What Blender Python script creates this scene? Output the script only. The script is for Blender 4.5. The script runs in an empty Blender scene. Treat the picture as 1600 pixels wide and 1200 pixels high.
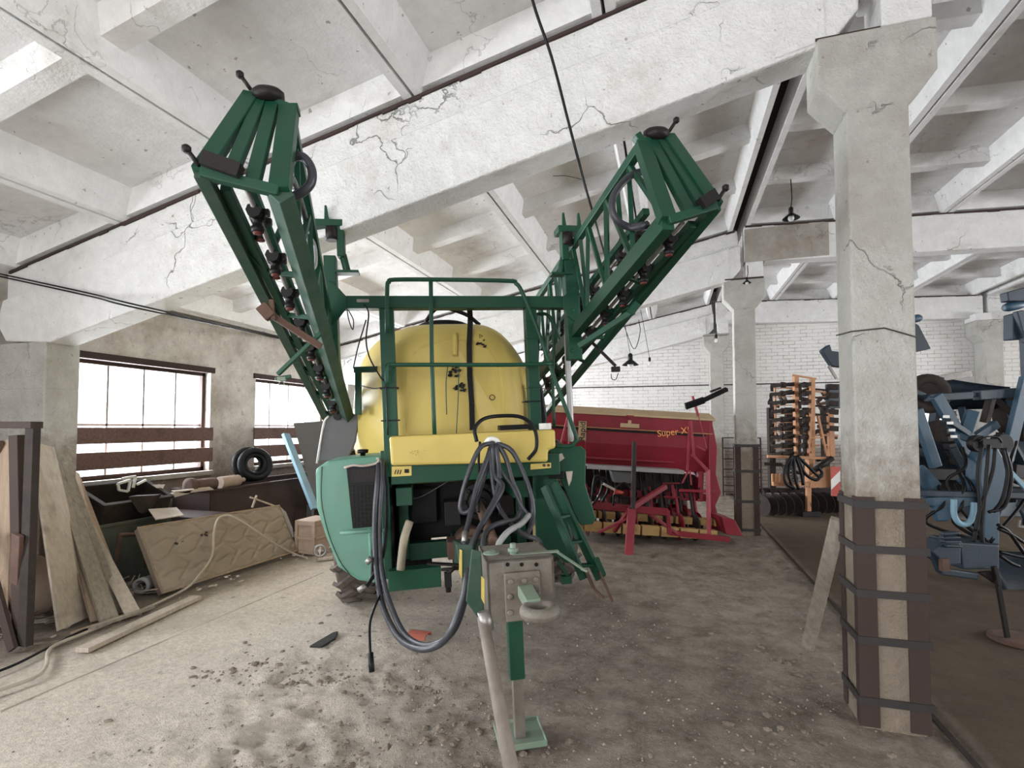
import bpy, bmesh, math, random
from mathutils import Vector, Matrix, noise
import numpy as np
random.seed(7)
SC = bpy.context.scene
COL = SC.collection
PI = math.pi

# ------------------------------------------------------------------ camera
F = 800.0
YAW = math.atan(245 / 800.0); PITCH = math.radians(2.2); EYE = 1.6
PX0, PY0 = 800.0, 668 - F * math.tan(PITCH)
cam_d = bpy.data.cameras.new('camera'); cam = bpy.data.objects.new('camera', cam_d); COL.objects.link(cam)
cam_d.sensor_width = 36; cam_d.lens = 36 * F / 1600.0
cam_d.shift_y = (PY0 - 600) / 1600.0
cam_d.clip_start = 0.05
cam.location = (0, 0, EYE); cam.rotation_euler = (PI / 2 + PITCH, 0, YAW)
SC.camera = cam
SC.view_settings.view_transform = 'Standard'; SC.view_settings.look = 'None'
SC.view_settings.gamma = 1; SC.view_settings.use_curve_mapping = False
SC.view_settings.exposure = 0.5

# ------------------------------------------------------------------ sky and daylight
W = bpy.data.worlds.new('overcast_sky'); SC.world = W; W.use_nodes = True
W.node_tree.nodes['Background'].inputs[0].default_value = (0.93, 0.97, 1.0, 1)
W.node_tree.nodes['Background'].inputs[1].default_value = 2.6

def area(name, loc, rot, sx, sy, power, col=(1, 1, 1)):
    l = bpy.data.lights.new(name, 'AREA'); l.shape = 'RECTANGLE'; l.size = sx; l.size_y = sy; l.energy = power; l.color = col
    o = bpy.data.objects.new(name, l); COL.objects.link(o); o.location = loc; o.rotation_euler = rot
    return o
# daylight pouring through each window of the left wall (the lamp stands outside the glass)
for yc, pw in ((-3.4, 420), (0.1, 420), (4.95, 420), (7.6, 430), (10.1, 480), (12.4, 480)):
    area('window_daylight', (-7.1, yc, 1.75), (0, -PI / 2, 0), 1.3, 1.8, pw, (0.95, 0.98, 1.0))
# daylight through the open gateway behind the photographer
area('gateway_daylight', (-1.3, -7.1, 2.0), (PI / 2, 0, 0), 5.6, 3.6, 215, (1.0, 0.99, 0.985))
# fill lamps added outside the unseen right wall to brighten the far hall
for yc in (0.5, 4.5, 8.5):
    area('right_side_fill', (13.1, yc, 2.3), (0, PI / 2, 0), 1.6, 2.6, 520, (1.0, 0.98, 0.95))

# ------------------------------------------------------------------ frames: pixel -> point on a chosen real plane
f_ = Vector((-math.sin(YAW) * math.cos(PITCH), math.cos(YAW) * math.cos(PITCH), math.sin(PITCH)))
r_ = Vector((math.cos(YAW), math.sin(YAW), 0)); u_ = r_.cross(f_)
CP = Vector((0, 0, EYE))
def ray(x, y): return f_ + r_ * ((x - PX0) / F) - u_ * ((y - PY0) / F)
def gz(x, y, z=0.0): d = ray(x, y); return CP + d * ((z - EYE) / d.z)
def gy(x, y, Y): d = ray(x, y); return CP + d * (Y / d.y)
def gx(x, y, X): d = ray(x, y); return CP + d * (X / d.x)
class Frame:
    def __init__(s, origin, yaw, roll=0.0):
        s.m = Matrix.Translation(Vector(origin)) @ Matrix.Rotation(math.radians(yaw), 4, 'Z') @ Matrix.Rotation(math.radians(-roll), 4, 'Y')
        s.i = s.m.inverted(); s.o = s.i @ CP; s.r = s.i.to_3x3()
    def at(s, px, py, v, ax=1):
        d = s.r @ ray(px, py)
        return s.o + d * ((v - s.o[ax]) / d[ax])
WORLD = Frame((0, 0, 0), 0)

# ------------------------------------------------------------------ materials
def nt(name):
    m = bpy.data.materials.new(name); m.use_nodes = True
    return m, m.node_tree, m.node_tree.nodes['Principled BSDF']
def plain(name, col, rough=.6, metal=0.0, dirt=None, amt=.5, scale=6.0, bump=.15, bscale=60, spec=.5, coat=0):
    m, t, b = nt(name); N = t.nodes; L = t.links
    b.inputs['Roughness'].default_value = rough; b.inputs['Metallic'].default_value = metal
    b.inputs['Specular IOR Level'].default_value = spec
    tc = N.new('ShaderNodeTexCoord')
    if dirt is None: dirt = tuple(c * .6 for c in col)
    n = N.new('ShaderNodeTexNoise'); n.inputs['Scale'].default_value = scale; n.inputs['Detail'].default_value = 8; n.inputs['Roughness'].default_value = .65
    L.new(tc.outputs['Object'], n.inputs['Vector'])
    r = N.new('ShaderNodeValToRGB'); r.color_ramp.elements[0].position = .5 - .22; r.color_ramp.elements[1].position = .5 + .22
    L.new(n.outputs['Fac'], r.inputs[0])
    r.color_ramp.elements[0].color = (*[d * amt + c * (1 - amt) for c, d in zip(col, dirt)], 1); r.color_ramp.elements[1].color = (*col, 1)
    L.new(r.outputs[0], b.inputs['Base Color'])
    if bump:
        n2 = N.new('ShaderNodeTexNoise'); n2.inputs['Scale'].default_value = bscale; n2.inputs['Detail'].default_value = 5
        L.new(tc.outputs['Object'], n2.inputs['Vector'])
        bp = N.new('ShaderNodeBump'); bp.inputs['Strength'].default_value = bump; bp.inputs['Distance'].default_value = .01
        L.new(n2.outputs['Fac'], bp.inputs['Height']); L.new(bp.outputs[0], b.inputs['Normal'])
    return m

def mixc(t, fac, a, b):
    n = t.nodes.new('ShaderNodeMix'); n.data_type = 'RGBA'
    for s, v in ((n.inputs[0], fac), (n.inputs[6], a), (n.inputs[7], b)):
        if isinstance(v, (tuple, list)): s.default_value = (*v, 1)
        elif isinstance(v, (int, float)): s.default_value = v
        else: t.links.new(v, s)
    return n.outputs[2]
def rampn(t, src, p0, p1, v0=0.0, v1=1.0):
    n = t.nodes.new('ShaderNodeMapRange'); n.inputs[1].default_value = p0; n.inputs[2].default_value = p1; n.inputs[3].default_value = v0; n.inputs[4].default_value = v1
    t.links.new(src, n.inputs[0]); return n.outputs[0]
def noisen(t, vec, scale, detail=6, rough=.6, dist=0.0):
    n = t.nodes.new('ShaderNodeTexNoise'); n.inputs['Scale'].default_value = scale; n.inputs['Detail'].default_value = detail
    n.inputs['Roughness'].default_value = rough; n.inputs['Distortion'].default_value = dist
    t.links.new(vec, n.inputs['Vector']); return n.outputs['Fac']
def mathn(t, op, a, b=None):
    n = t.nodes.new('ShaderNodeMath'); n.operation = op
    for s, v in ((n.inputs[0], a), (n.inputs[1], b)):
        if v is None: continue
        if isinstance(v, (int, float)): s.default_value = v
        else: t.links.new(v, s)
    return n.outputs[0]

def whitewash(name, base=(.82, .815, .80), dirt=(.42, .37, .31), dirtlo=.56, dirthi=.78, cracks=.55, bump=.9, foot=None):
    """flaking limewash on concrete: blotches, thin cracks, a lumpy brushed surface; foot = height where bare soiled concrete begins"""
    m, t, b = nt(name); L = t.links
    b.inputs['Roughness'].default_value = .92; b.inputs['Specular IOR Level'].default_value = .2
    tc = t.nodes.new('ShaderNodeTexCoord'); v = tc.outputs['Object']
    big = noisen(t, v, 1.3, 10, .68); mid = noisen(t, v, 7, 8, .7); fine = noisen(t, v, 42, 4, .6)
    c = mixc(t, rampn(t, mid, .35, .7), tuple(x * .86 for x in base), base)
    c = mixc(t, mathn(t, 'MULTIPLY', rampn(t, big, dirtlo, dirthi), .75), c, dirt)
    spots = noisen(t, v, 17, 3, .5)
    c = mixc(t, mathn(t, 'MULTIPLY', rampn(t, spots, .69, .74), .7), c, (.25, .19, .14))
    w = t.nodes.new('ShaderNodeTexVoronoi'); w.feature = 'DISTANCE_TO_EDGE'; w.inputs['Scale'].default_value = 1.1
    mp = t.nodes.new('ShaderNodeVectorMath'); mp.operation = 'MULTIPLY_ADD'
    nz = t.nodes.new('ShaderNodeTexNoise'); nz.inputs['Scale'].default_value = 4; nz.inputs['Detail'].default_value = 6; L.new(v, nz.inputs['Vector'])
    L.new(nz.outputs['Color'], mp.inputs[0]); mp.inputs[1].default_value = (.55, .55, .55); L.new(v, mp.inputs[2]); L.new(mp.outputs[0], w.inputs['Vector'])
    crack = mathn(t, 'MULTIPLY', rampn(t, w.outputs['Distance'], .0, .008, 1, 0), rampn(t, noisen(t, v, .9, 3), .52, .6))
    c = mixc(t, mathn(t, 'MULTIPLY', crack, cracks), c, (.16, .13, .11))
    if foot is not None:
        s = t.nodes.new('ShaderNodeSeparateXYZ'); L.new(v, s.inputs[0])
        z = mathn(t, 'ADD', s.outputs['Z'], mathn(t, 'MULTIPLY', mathn(t, 'SUBTRACT', mid, .5), 1.3))
        z = mathn(t, 'ADD', z, mathn(t, 'MULTIPLY', mathn(t, 'SUBTRACT', big, .5), .9))
        c = mixc(t, mathn(t, 'MULTIPLY', rampn(t, z, foot - .25, foot + .35, 1, 0), .88), c, mixc(t, mid, (.13, .095, .065), (.31, .245, .18)))
    L.new(c, b.inputs['Base Color'])
    h = mathn(t, 'ADD', mathn(t, 'MULTIPLY', fine, .5), mathn(t, 'ADD', mid, mathn(t, 'MULTIPLY', crack, -.8)))
    bp = t.nodes.new('ShaderNodeBump'); bp.inputs['Strength'].default_value = bump; bp.inputs['Distance'].default_value = .03
    L.new(h, bp.inputs['Height']); L.new(bp.outputs[0], b.inputs['Normal'])
    return m

def brickwall():
    m, t, b = nt('limewashed_brick'); L = t.links
    b.inputs['Roughness'].default_value = .93; b.inputs['Specular IOR Level'].default_value = .2
    tc = t.nodes.new('ShaderNodeTexCoord'); v = tc.outputs['Object']
    s = t.nodes.new('ShaderNodeSeparateXYZ'); L.new(v, s.inputs[0])
    cb = t.nodes.new('ShaderNodeCombineXYZ'); L.new(s.outputs['X'], cb.inputs[0]); L.new(s.outputs['Z'], cb.inputs[1])
    br = t.nodes.new('ShaderNodeTexBrick'); br.inputs['Scale'].default_value = 1; br.inputs['Brick Width'].default_value = .25; br.inputs['Row Height'].default_value = .085
    br.inputs['Mortar Size'].default_value = .006; br.inputs['Mortar Smooth'].default_value = .4
    L.new(cb.outputs[0], br.inputs['Vector'])
    mid = noisen(t, v, 5, 8, .7); big = noisen(t, v, .9, 6, .6)
    worn = rampn(t, mid, .40, .62)
    c = mixc(t, mid, (.80, .79, .77), (.68, .66, .63))
    c = mixc(t, mathn(t, 'MULTIPLY', mathn(t, 'MULTIPLY', br.outputs['Fac'], worn), .8), c, (.20, .17, .15))
    z = mathn(t, 'ADD', s.outputs['Z'], mathn(t, 'MULTIPLY', mathn(t, 'SUBTRACT', big, .5), .7))
    z = mathn(t, 'ADD', z, mathn(t, 'MULTIPLY', mathn(t, 'SUBTRACT', mid, .5), .4))
    low = mixc(t, br.outputs['Fac'], mixc(t, mid, (.20, .16, .14), (.34, .30, .27)), (.08, .07, .06))
    c = mixc(t, rampn(t, z, 1.05, 1.45, 1, 0), c, low)
    L.new(c, b.inputs['Base Color'])
    bp = t.nodes.new('ShaderNodeBump'); bp.inputs['Strength'].default_value = .7; bp.inputs['Distance'].default_value = .02
    L.new(mathn(t, 'SUBTRACT', mathn(t, 'MULTIPLY', mid, .6), br.outputs['Fac']), bp.inputs['Height']); L.new(bp.outputs[0], b.inputs['Normal'])
    return m

def plaster():
    m, t, b = nt('stained_wall_plaster'); L = t.links
    b.inputs['Roughness'].default_value = .95; b.inputs['Specular IOR Level'].default_value = .15
    tc = t.nodes.new('ShaderNodeTexCoord'); v = tc.outputs['Object']
    s = t.nodes.new('ShaderNodeSeparateXYZ'); L.new(v, s.inputs[0])
    big = noisen(t, v, 1.6, 9, .7); mid = noisen(t, v, 8, 8, .75); fine = noisen(t, v, 50, 4)
    c = mixc(t, rampn(t, big, .38, .66), (.40, .36, .31), (.68, .65, .60))
    c = mixc(t, mathn(t, 'MULTIPLY', rampn(t, mid, .55, .7), .6), c, (.22, .17, .14))
    z = mathn(t, 'ADD', s.outputs['Z'], mathn(t, 'MULTIPLY', mathn(t, 'SUBTRACT', mid, .5), 1.6))
    c = mixc(t, mathn(t, 'MULTIPLY', rampn(t, z, .9, 1.7, 1, 0), .8), c, mixc(t, mid, (.10, .06, .045), (.27, .19, .15)))
    c = mixc(t, mathn(t, 'MULTIPLY', rampn(t, noisen(t, v, 11, 6, .8), .62, .68), .55), c, (.75, .70, .66))
    L.new(c, b.inputs['Base Color'])
    bp = t.nodes.new('ShaderNodeBump'); bp.inputs['Strength'].default_value = .6; bp.inputs['Distance'].default_value = .03
    L.new(mathn(t, 'ADD', mid, mathn(t, 'MULTIPLY', fine, .3)), bp.inputs['Height']); L.new(bp.outputs[0], b.inputs['Normal'])
    return m

def dirtfloor():
    m, t, b = nt('trodden_dirt_on_concrete'); L = t.links
    b.inputs['Roughness'].default_value = .97; b.inputs['Specular IOR Level'].default_value = .12
    tc = t.nodes.new('ShaderNodeTexCoord'); v = tc.outputs['Object']
    s = t.nodes.new('ShaderNodeSeparateXYZ'); L.new(v, s.inputs[0])
    big = noisen(t, v, .8, 8, .65); mid = noisen(t, v, 4, 9, .7); fine = noisen(t, v, 30, 8, .75); grit = noisen(t, v, 120, 3, .7)
    soil = mixc(t, rampn(t, mid, .35, .65), (.215, .175, .14), (.44, .375, .31))
    soil = mixc(t, mathn(t, 'MULTIPLY', rampn(t, fine, .5, .7), .6), soil, (.56, .49, .42))
    slab = mixc(t, rampn(t, fine, .35, .65), (.60, .52, .43), (.86, .765, .65))
    slab = mixc(t, mathn(t, 'MULTIPLY', rampn(t, mid, .52, .66), .5), slab, (.50, .425, .345))
    # the swept slab lies left of the sprayer, the loose soil under and right of it
    xs = mathn(t, 'ADD', s.outputs['X'], mathn(t, 'MULTIPLY', mathn(t, 'SUBTRACT', big, .5), 1.8))
    c = mixc(t, rampn(t, xs, -2.1, -.9), slab, soil)
    # beyond the drain line by the columns the aisle floor is smooth brown
    aisle = mixc(t, rampn(t, mid, .3, .7), (.12, .09, .065), (.17, .13, .095))
    c = mixc(t, rampn(t, s.outputs['X'], 1.35, 1.5), c, aisle)
    # loose dirt heap against the left wall
    c = mixc(t, rampn(t, mathn(t, 'ADD', s.outputs['X'], mathn(t, 'MULTIPLY', mid, .5)), -4.2, -3.9, .75, 0), c, mixc(t, fine, (.10, .075, .06), (.26, .21, .17)))
    c = mixc(t, mathn(t, 'MULTIPLY', rampn(t, grit, .62, .72), .55), c, (.48, .43, .37))
    c = mixc(t, mathn(t, 'MULTIPLY', rampn(t, noisen(t, v, 5.5, 9, .75), .60, .66), .5), c, (.085, .065, .05))
    L.new(c, b.inputs['Base Color'])
    bp = t.nodes.new('ShaderNodeBump'); bp.inputs['Strength'].default_value = .9; bp.inputs['Distance'].default_value = .06
    L.new(mathn(t, 'ADD', mid, mathn(t, 'ADD', mathn(t, 'MULTIPLY', fine, .6), mathn(t, 'MULTIPLY', grit, .25))), bp.inputs['Height']); L.new(bp.outputs[0], b.inputs['Normal'])
    return m

def woodm(name, a, bcol, axis_scale=(1, 12, 12), rough=.85):
    m, t, b = nt(name); L = t.links; b.inputs['Roughness'].default_value = rough; b.inputs['Specular IOR Level'].default_value = .2
    tc = t.nodes.new('ShaderNodeTexCoord'); mp = t.nodes.new('ShaderNodeMapping'); mp.inputs['Scale'].default_value = axis_scale
    L.new(tc.outputs['Object'], mp.inputs[0]); g = noisen(t, mp.outputs[0], 3, 9, .7); d = noisen(t, tc.outputs['Object'], 5, 6)
    c = mixc(t, rampn(t, g, .3, .7), a, bcol); c = mixc(t, mathn(t, 'MULTIPLY', rampn(t, d, .55, .75), .6), c, tuple(x * .45 for x in a))
    L.new(c, b.inputs['Base Color'])
    bp = t.nodes.new('ShaderNodeBump'); bp.inputs['Strength'].default_value = .4; bp.inputs['Distance'].default_value = .01
    L.new(g, bp.inputs['Height']); L.new(bp.outputs[0], b.inputs['Normal'])
    return m

M = dict(
    wash=whitewash('flaking_limewash_beam'), slab=whitewash('limewash_roof_slab', (.80, .795, .785), (.38, .33, .28), .56, .80, .4, .35),
    wash_foot=whitewash('limewash_column_soiled_foot', (.50, .49, .455), (.30, .27, .22), .50, .72, .5, .9, foot=1.28),
    grey_conc=whitewash('bare_grey_concrete', (.42, .39, .35), (.22, .19, .15), .45, .65, .5, .5),
    brick=brickwall(), plaster=plaster(), floor=dirtfloor(),
    green=plain('dark_green_enamel', (.006, .060, .030), .45, dirt=(.022, .05, .034), amt=.55, scale=5, bump=.05, spec=.3),
    green_dusty=plain('dusty_green_enamel', (.022, .070, .045), .6, dirt=(.09, .105, .085), amt=.6, scale=9, bump=.08, spec=.3),
    teal=plain('faded_green_plastic', (.10, .27, .20), .5, dirt=(.15, .27, .21), amt=.6, scale=3, bump=.03),
    yellow=plain('yellow_tank_plastic', (.60, .465, .12), .5, dirt=(.48, .36, .10), amt=.6, scale=3, bump=.04, bscale=20),
    yellow2=plain('yellow_painted_steel', (.78, .58, .10), .5, dirt=(.5, .36, .08), amt=.5, scale=8),
    black=plain('black_plastic', (.004, .004, .005), .5, amt=.3, bump=.05, spec=.25),
    blackmetal=plain('black_hydraulic_iron', (.008, .008, .009), .5, dirt=(.028, .02, .016), amt=.6, spec=.25),
    rubber=plain('grey_black_rubber_hose', (.022, .024, .031), .42, dirt=(.07, .07, .08), amt=.6, scale=12, bump=.05),
    tyre=plain('dusty_tyre_rubber', (.05, .042, .036), .85, dirt=(.13, .10, .075), amt=.8, scale=7, bump=.2),
    rust=plain('rusty_steel', (.13, .070, .048), .85, dirt=(.055, .033, .026), amt=.8, scale=6, bump=.3),
    rust2=plain('brown_rusted_angle_iron', (.060, .040, .034), .8, dirt=(.045, .032, .028), amt=.7, scale=5, bump=.3, spec=.2),
    strap=plain('dark_flat_iron_strap', (.030, .029, .030), .6, metal=.2, dirt=(.055, .042, .036), amt=.6, scale=8),
    steel=plain('worn_grey_steel', (.35, .34, .33), .45, metal=.7, dirt=(.16, .13, .11), amt=.7, scale=8),
    dirtysteel=plain('dusty_hitch_steel', (.20, .185, .155), .7, metal=.2, dirt=(.10, .075, .055), amt=.8, scale=9, bump=.3),
    palegreen=plain('worn_pale_green_steel', (.16, .25, .18), .6, dirt=(.20, .19, .15), amt=.8, scale=10, bump=.1),
    sticker=plain('yellow_decal', (.72, .56, .14), .5, dirt=(.5, .38, .12), amt=.5, scale=20, bump=0),
    red=plain('seed_drill_red_paint', (.24, .008, .022), .45, dirt=(.13, .012, .018), amt=.6, scale=4, bump=.04),
    pinkred=plain('faded_red_paint', (.36, .04, .06), .5, dirt=(.18, .02, .03), amt=.6, scale=7),
    tarp=plain('tan_hopper_lid', (.50, .37, .22), .75, dirt=(.36, .26, .15), amt=.6, scale=4, bump=.1),
    orange=plain('orange_enamel', (.52, .24, .10), .6, dirt=(.20, .11, .07), amt=.6, scale=6),
    blue=plain('blue_plough_paint', (.024, .070, .115), .5, dirt=(.03, .05, .07), amt=.7, scale=5),
    bluedark=plain('dark_blue_paint', (.012, .030, .050), .55, dirt=(.02, .026, .032), amt=.6, scale=7),
    lblue=plain('pale_blue_paint', (.20, .36, .46), .6, dirt=(.16, .22, .25), amt=.6, scale=5),
    greypanel=plain('dark_grey_plastic_sheet', (.10, .105, .11), .6, dirt=(.15, .15, .15), amt=.5, scale=4, bump=.03),
    white=plain('white_plastic', (.75, .74, .71), .5, amt=.2, bump=0),
    paper=plain('torn_pale_card', (.55, .48, .43), .8, dirt=(.35, .28, .24), amt=.6, scale=9),
    clearhose=plain('clear_ribbed_hose', (.42, .42, .42), .3, dirt=(.25, .25, .25), amt=.6, scale=10),
    beigehose=plain('beige_ribbed_hose', (.38, .33, .24), .6, amt=.4),
    orangetext=plain('orange_lettering', (.85, .33, .10), .6, amt=.1, bump=0),
    rust_red=plain('dusty_red_cap', (.11, .018, .014), .6, amt=.3, bump=0),
    terracotta=plain('terracotta_shard', (.34, .09, .055), .8, amt=.5, scale=15),
    mattress=plain('stained_mattress_ticking', (.31, .255, .20), .95, dirt=(.19, .15, .115), amt=.7, scale=3, bump=.2, bscale=30),
    wood_d=woodm('dark_old_plank', (.11, .065, .055), (.20, .13, .105)),
    wood_g=woodm('grey_weathered_plank', (.19, .165, .135), (.33, .285, .23), (12, 12, 1)),
    wood_l=woodm('pale_dusty_board', (.34, .285, .235), (.49, .42, .345), (12, 12, 1)),
    wood_b=woodm('brown_board', (.26, .185, .13), (.38, .29, .21), (12, 12, 1)),
    felt=plain('black_roofing_felt', (.02, .017, .015), .95, amt=.4),
    stone=plain('pale_gravel', (.42, .38, .33), .9, dirt=(.16, .125, .10), amt=.9, scale=12),
    rope=plain('dirty_beige_rope', (.42, .36, .29), .9, amt=.5, scale=20),
    redwhite=plain('red_reflector', (.45, .05, .03), .5, amt=.2, bump=0),
    scrap=plain('dark_scrap_iron', (.026, .020, .019), .8, dirt=(.055, .042, .034), amt=.7, scale=9, bump=.3, spec=.2),
    scrapgreen=plain('dull_green_bin_paint', (.085, .10, .075), .8, dirt=(.05, .045, .035), amt=.7, scale=6, bump=.2),
    clod=plain('dry_soil_clod', (.27, .225, .18), .95, dirt=(.14, .11, .085), amt=.9, scale=5, bump=.5, bscale=90, spec=.1),
    tanplate=plain('worn_yellow_plate', (.50, .33, .11), .6, dirt=(.30, .16, .09), amt=.7, scale=5),
    pole=plain('worn_pole', (.24, .20, .165), .7, dirt=(.10, .08, .065), amt=.8, scale=9, bump=.2),
    crate=plain('dusty_pinkish_wood', (.42, .32, .25), .85, dirt=(.25, .18, .14), amt=.6, scale=7, bump=.2),
)
def glass():
    m, t, b = nt('dusty_window_glass'); N = t.nodes; L = t.links
    tr = N.new('ShaderNodeBsdfTransparent'); tr.inputs[0].default_value = (.97, .98, 1, 1)
    b.inputs['Base Color'].default_value = (.9, .93, .95, 1); b.inputs['Roughness'].default_value = .15
    mx = N.new('ShaderNodeMixShader'); mx.inputs[0].default_value = .12
    L.new(tr.outputs[0], mx.inputs[1]); L.new(b.outputs[0], mx.inputs[2]); L.new(mx.outputs[0], N['Material Output'].inputs[0])
    return m
M['glass'] = glass()
def bulbglass():
    m, t, b = nt('clear_bulb_glass'); N = t.nodes; L = t.links
    tr = N.new('ShaderNodeBsdfTransparent'); b.inputs['Base Color'].default_value = (.9, .9, .88, 1); b.inputs['Roughness'].default_value = .1
    mx = N.new('ShaderNodeMixShader'); mx.inputs[0].default_value = .45
    L.new(tr.outputs[0], mx.inputs[1]); L.new(b.outputs[0], mx.inputs[2]); L.new(mx.outputs[0], N['Material Output'].inputs[0])
    return m
M['bulb'] = bulbglass()

# ------------------------------------------------------------------ mesh helpers
def V(*a): return Vector(a)
def add_faces(bm, vs, fs):
    bv = [bm.verts.new(v) for v in vs]
    for f in fs:
        try: bm.faces.new([bv[i] for i in f])
        except ValueError: pass
    return bv
def box(bm, c, s, rot=None):
    c = Vector(c); h = Vector(s) / 2; R = rot if rot is not None else Matrix.Identity(3)
    vs = [c + R @ Vector((sx * h.x, sy * h.y, sz * h.z)) for sx in (-1, 1) for sy in (-1, 1) for sz in (-1, 1)]
    add_faces(bm, vs, [(0, 1, 3, 2), (4, 6, 7, 5), (0, 4, 5, 1), (2, 3, 7, 6), (0, 2, 6, 4), (1, 5, 7, 3)])
def bx(bm, x0, x1, y0, y1, z0, z1): box(bm, ((x0 + x1) / 2, (y0 + y1) / 2, (z0 + z1) / 2), (abs(x1 - x0), abs(y1 - y0), abs(z1 - z0)))
def basis(d, up):
    d = d.normalized(); s = d.cross(up)
    if s.length < 1e-4: s = d.cross(Vector((1, 0, 0)))
    s.normalize(); return s, d, s.cross(d).normalized()
def bar(bm, p, q, w, h=None, up=(0, 0, 1), taper=1.0):
    """rectangular bar p->q: w sideways, h along 'up'"""
    h = h or w; p = Vector(p); q = Vector(q); s, d, u = basis(q - p, Vector(up))
    vs = []
    for e, k in ((p, 1.0), (q, taper)):
        for a, b in ((-1, -1), (1, -1), (1, 1), (-1, 1)): vs.append(e + s * a * w / 2 * k + u * b * h / 2 * k)
    add_faces(bm, vs, [(3, 2, 1, 0), (4, 5, 6, 7), (0, 1, 5, 4), (1, 2, 6, 5), (2, 3, 7, 6), (3, 0, 4, 7)])
def smooth(pts, k=6):
    P = [Vector(p) for p in pts]
    if len(P) < 3: return P
    out = []
    for i in range(len(P) - 1):
        a = P[i - 1] if i else P[0] * 2 - P[1]; b, c = P[i], P[i + 1]; d = P[i + 2] if i + 2 < len(P) else P[-1] * 2 - P[-2]
        for j in range(k):
            t = j / k
            out.append(.5 * ((2 * b) + (c - a) * t + (2 * a - 5 * b + 4 * c - d) * t * t + (3 * b - a - 3 * c + d) * t ** 3))
    out.append(P[-1]); return out
def tube(bm, pts, r, n=8, sm=0, r1=None):
    P = smooth(pts, sm) if sm else [Vector(p) for p in pts]
    T = [(P[min(i + 1, len(P) - 1)] - P[max(i - 1, 0)]).normalized() for i in range(len(P))]
    s = T[0].cross(Vector((0, 0, 1)))
    if s.length < .05: s = T[0].cross(Vector((1, 0, 0)))
    s.normalize(); rings = []
    for i, p in enumerate(P):
        s = (s - T[i] * s.dot(T[i])); s.normalize(); u = s.cross(T[i])
        rr = r if r1 is None else r + (r1 - r) * i / (len(P) - 1)
        rings.append([bm.verts.new(p + (s * math.cos(2 * PI * k / n) + u * math.sin(2 * PI * k / n)) * rr) for k in range(n)])
    for a, b in zip(rings, rings[1:]):
        for k in range(n): bm.faces.new((a[k], a[(k + 1) % n], b[(k + 1) % n], b[k])).smooth = True
    bm.faces.new(rings[0][::-1]); bm.faces.new(rings[-1])
def cyl(bm, p, q, r, n=16, r1=None): tube(bm, [p, q], r, n, 0, r1)
def lathe(bm, c, axis, prof, n=24, full=True):
    """prof: (distance along axis, radius)"""
    axis = Vector(axis).normalized(); s = axis.cross(Vector((0, 0, 1)))
    if s.length < .05: s = axis.cross(Vector((1, 0, 0)))
    s.normalize(); u = s.cross(axis); c = Vector(c); R = []
    for a, r in prof: R.append([bm.verts.new(c + axis * a + (s * math.cos(2 * PI * k / n) + u * math.sin(2 * PI * k / n)) * r) for k in range(n)])
    for a, b in zip(R, R[1:]):
        for k in range(n): bm.faces.new((a[k], a[(k + 1) % n], b[(k + 1) % n], b[k])).smooth = True
    if full:
        bm.faces.new(R[0][::-1]); bm.faces.new(R[-1])
def torus(bm, c, axis, R, r, n=28, m=10, sx=1.0):
    lathe(bm, c, axis, [(r * sx * math.sin(2 * PI * k / m), R + r * math.cos(2 * PI * k / m)) for k in range(m + 1)], n, False)
def prism(bm, poly, off):
    """poly: list of 3-D points, off: extrusion vector"""
    P = [Vector(p) for p in poly]; off = Vector(off); n = len(P)
    a = [bm.verts.new(p) for p in P]; b = [bm.verts.new(p + off) for p in P]
    try: bm.faces.new(a)
    except ValueError: pass
    bm.faces.new(b[::-1])
    for i in range(n): bm.faces.new((a[i], b[i], b[(i + 1) % n], a[(i + 1) % n]))
class B:
    """one mesh object: with B('seat', mat, parent) as bm: ..."""
    def __init__(s, name, mat, parent=None, bevel=0, label=None, cat=None, group=None, kind=None):
        s.a = (name, mat, parent, bevel, label, cat, group, kind); s.bm = bmesh.new(); s.obj = None
    def __enter__(s): return s.bm
    def __exit__(s, *e):
        name, mat, parent, bevel, label, cat, group, kind = s.a
        if e[0]: return False
        bmesh.ops.recalc_face_normals(s.bm, faces=s.bm.faces)
        me = bpy.data.meshes.new(name); s.bm.to_mesh(me); s.bm.free()
        me.materials.append(M[mat] if isinstance(mat, str) else mat)
        o = bpy.data.objects.new(name, me); COL.objects.link(o); s.obj = o
        if parent is not None: o.parent = parent
        if bevel:
            m = o.modifiers.new('bevel', 'BEVEL'); m.width = bevel; m.segments = 2; m.limit_method = 'ANGLE'; m.angle_limit = math.radians(40)
        tag(o, label, cat, group, kind)
def tag(o, label=None, cat=None, group=None, kind=None):
    if label: o['label'] = label
    if cat: o['category'] = cat
    if group: o['group'] = group
    if kind: o['kind'] = kind
    return o
def part(name, mat, parent, bevel=0, label=None): return B(name, mat, parent, bevel, label)
def empty(name, frame, label, cat, group=None):
    o = bpy.data.objects.new(name, None); COL.objects.link(o); o.empty_display_size = .2
    o.matrix_world = frame.m.copy() if isinstance(frame, Frame) else Matrix.Translation(Vector(frame))
    return tag(o, label, cat, group)
def copy_tree(o, parent=None):
    c = o.copy(); COL.objects.link(c); c.parent = parent
    for ch in list(o.children): copy_tree(ch, c)
    return c
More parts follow.
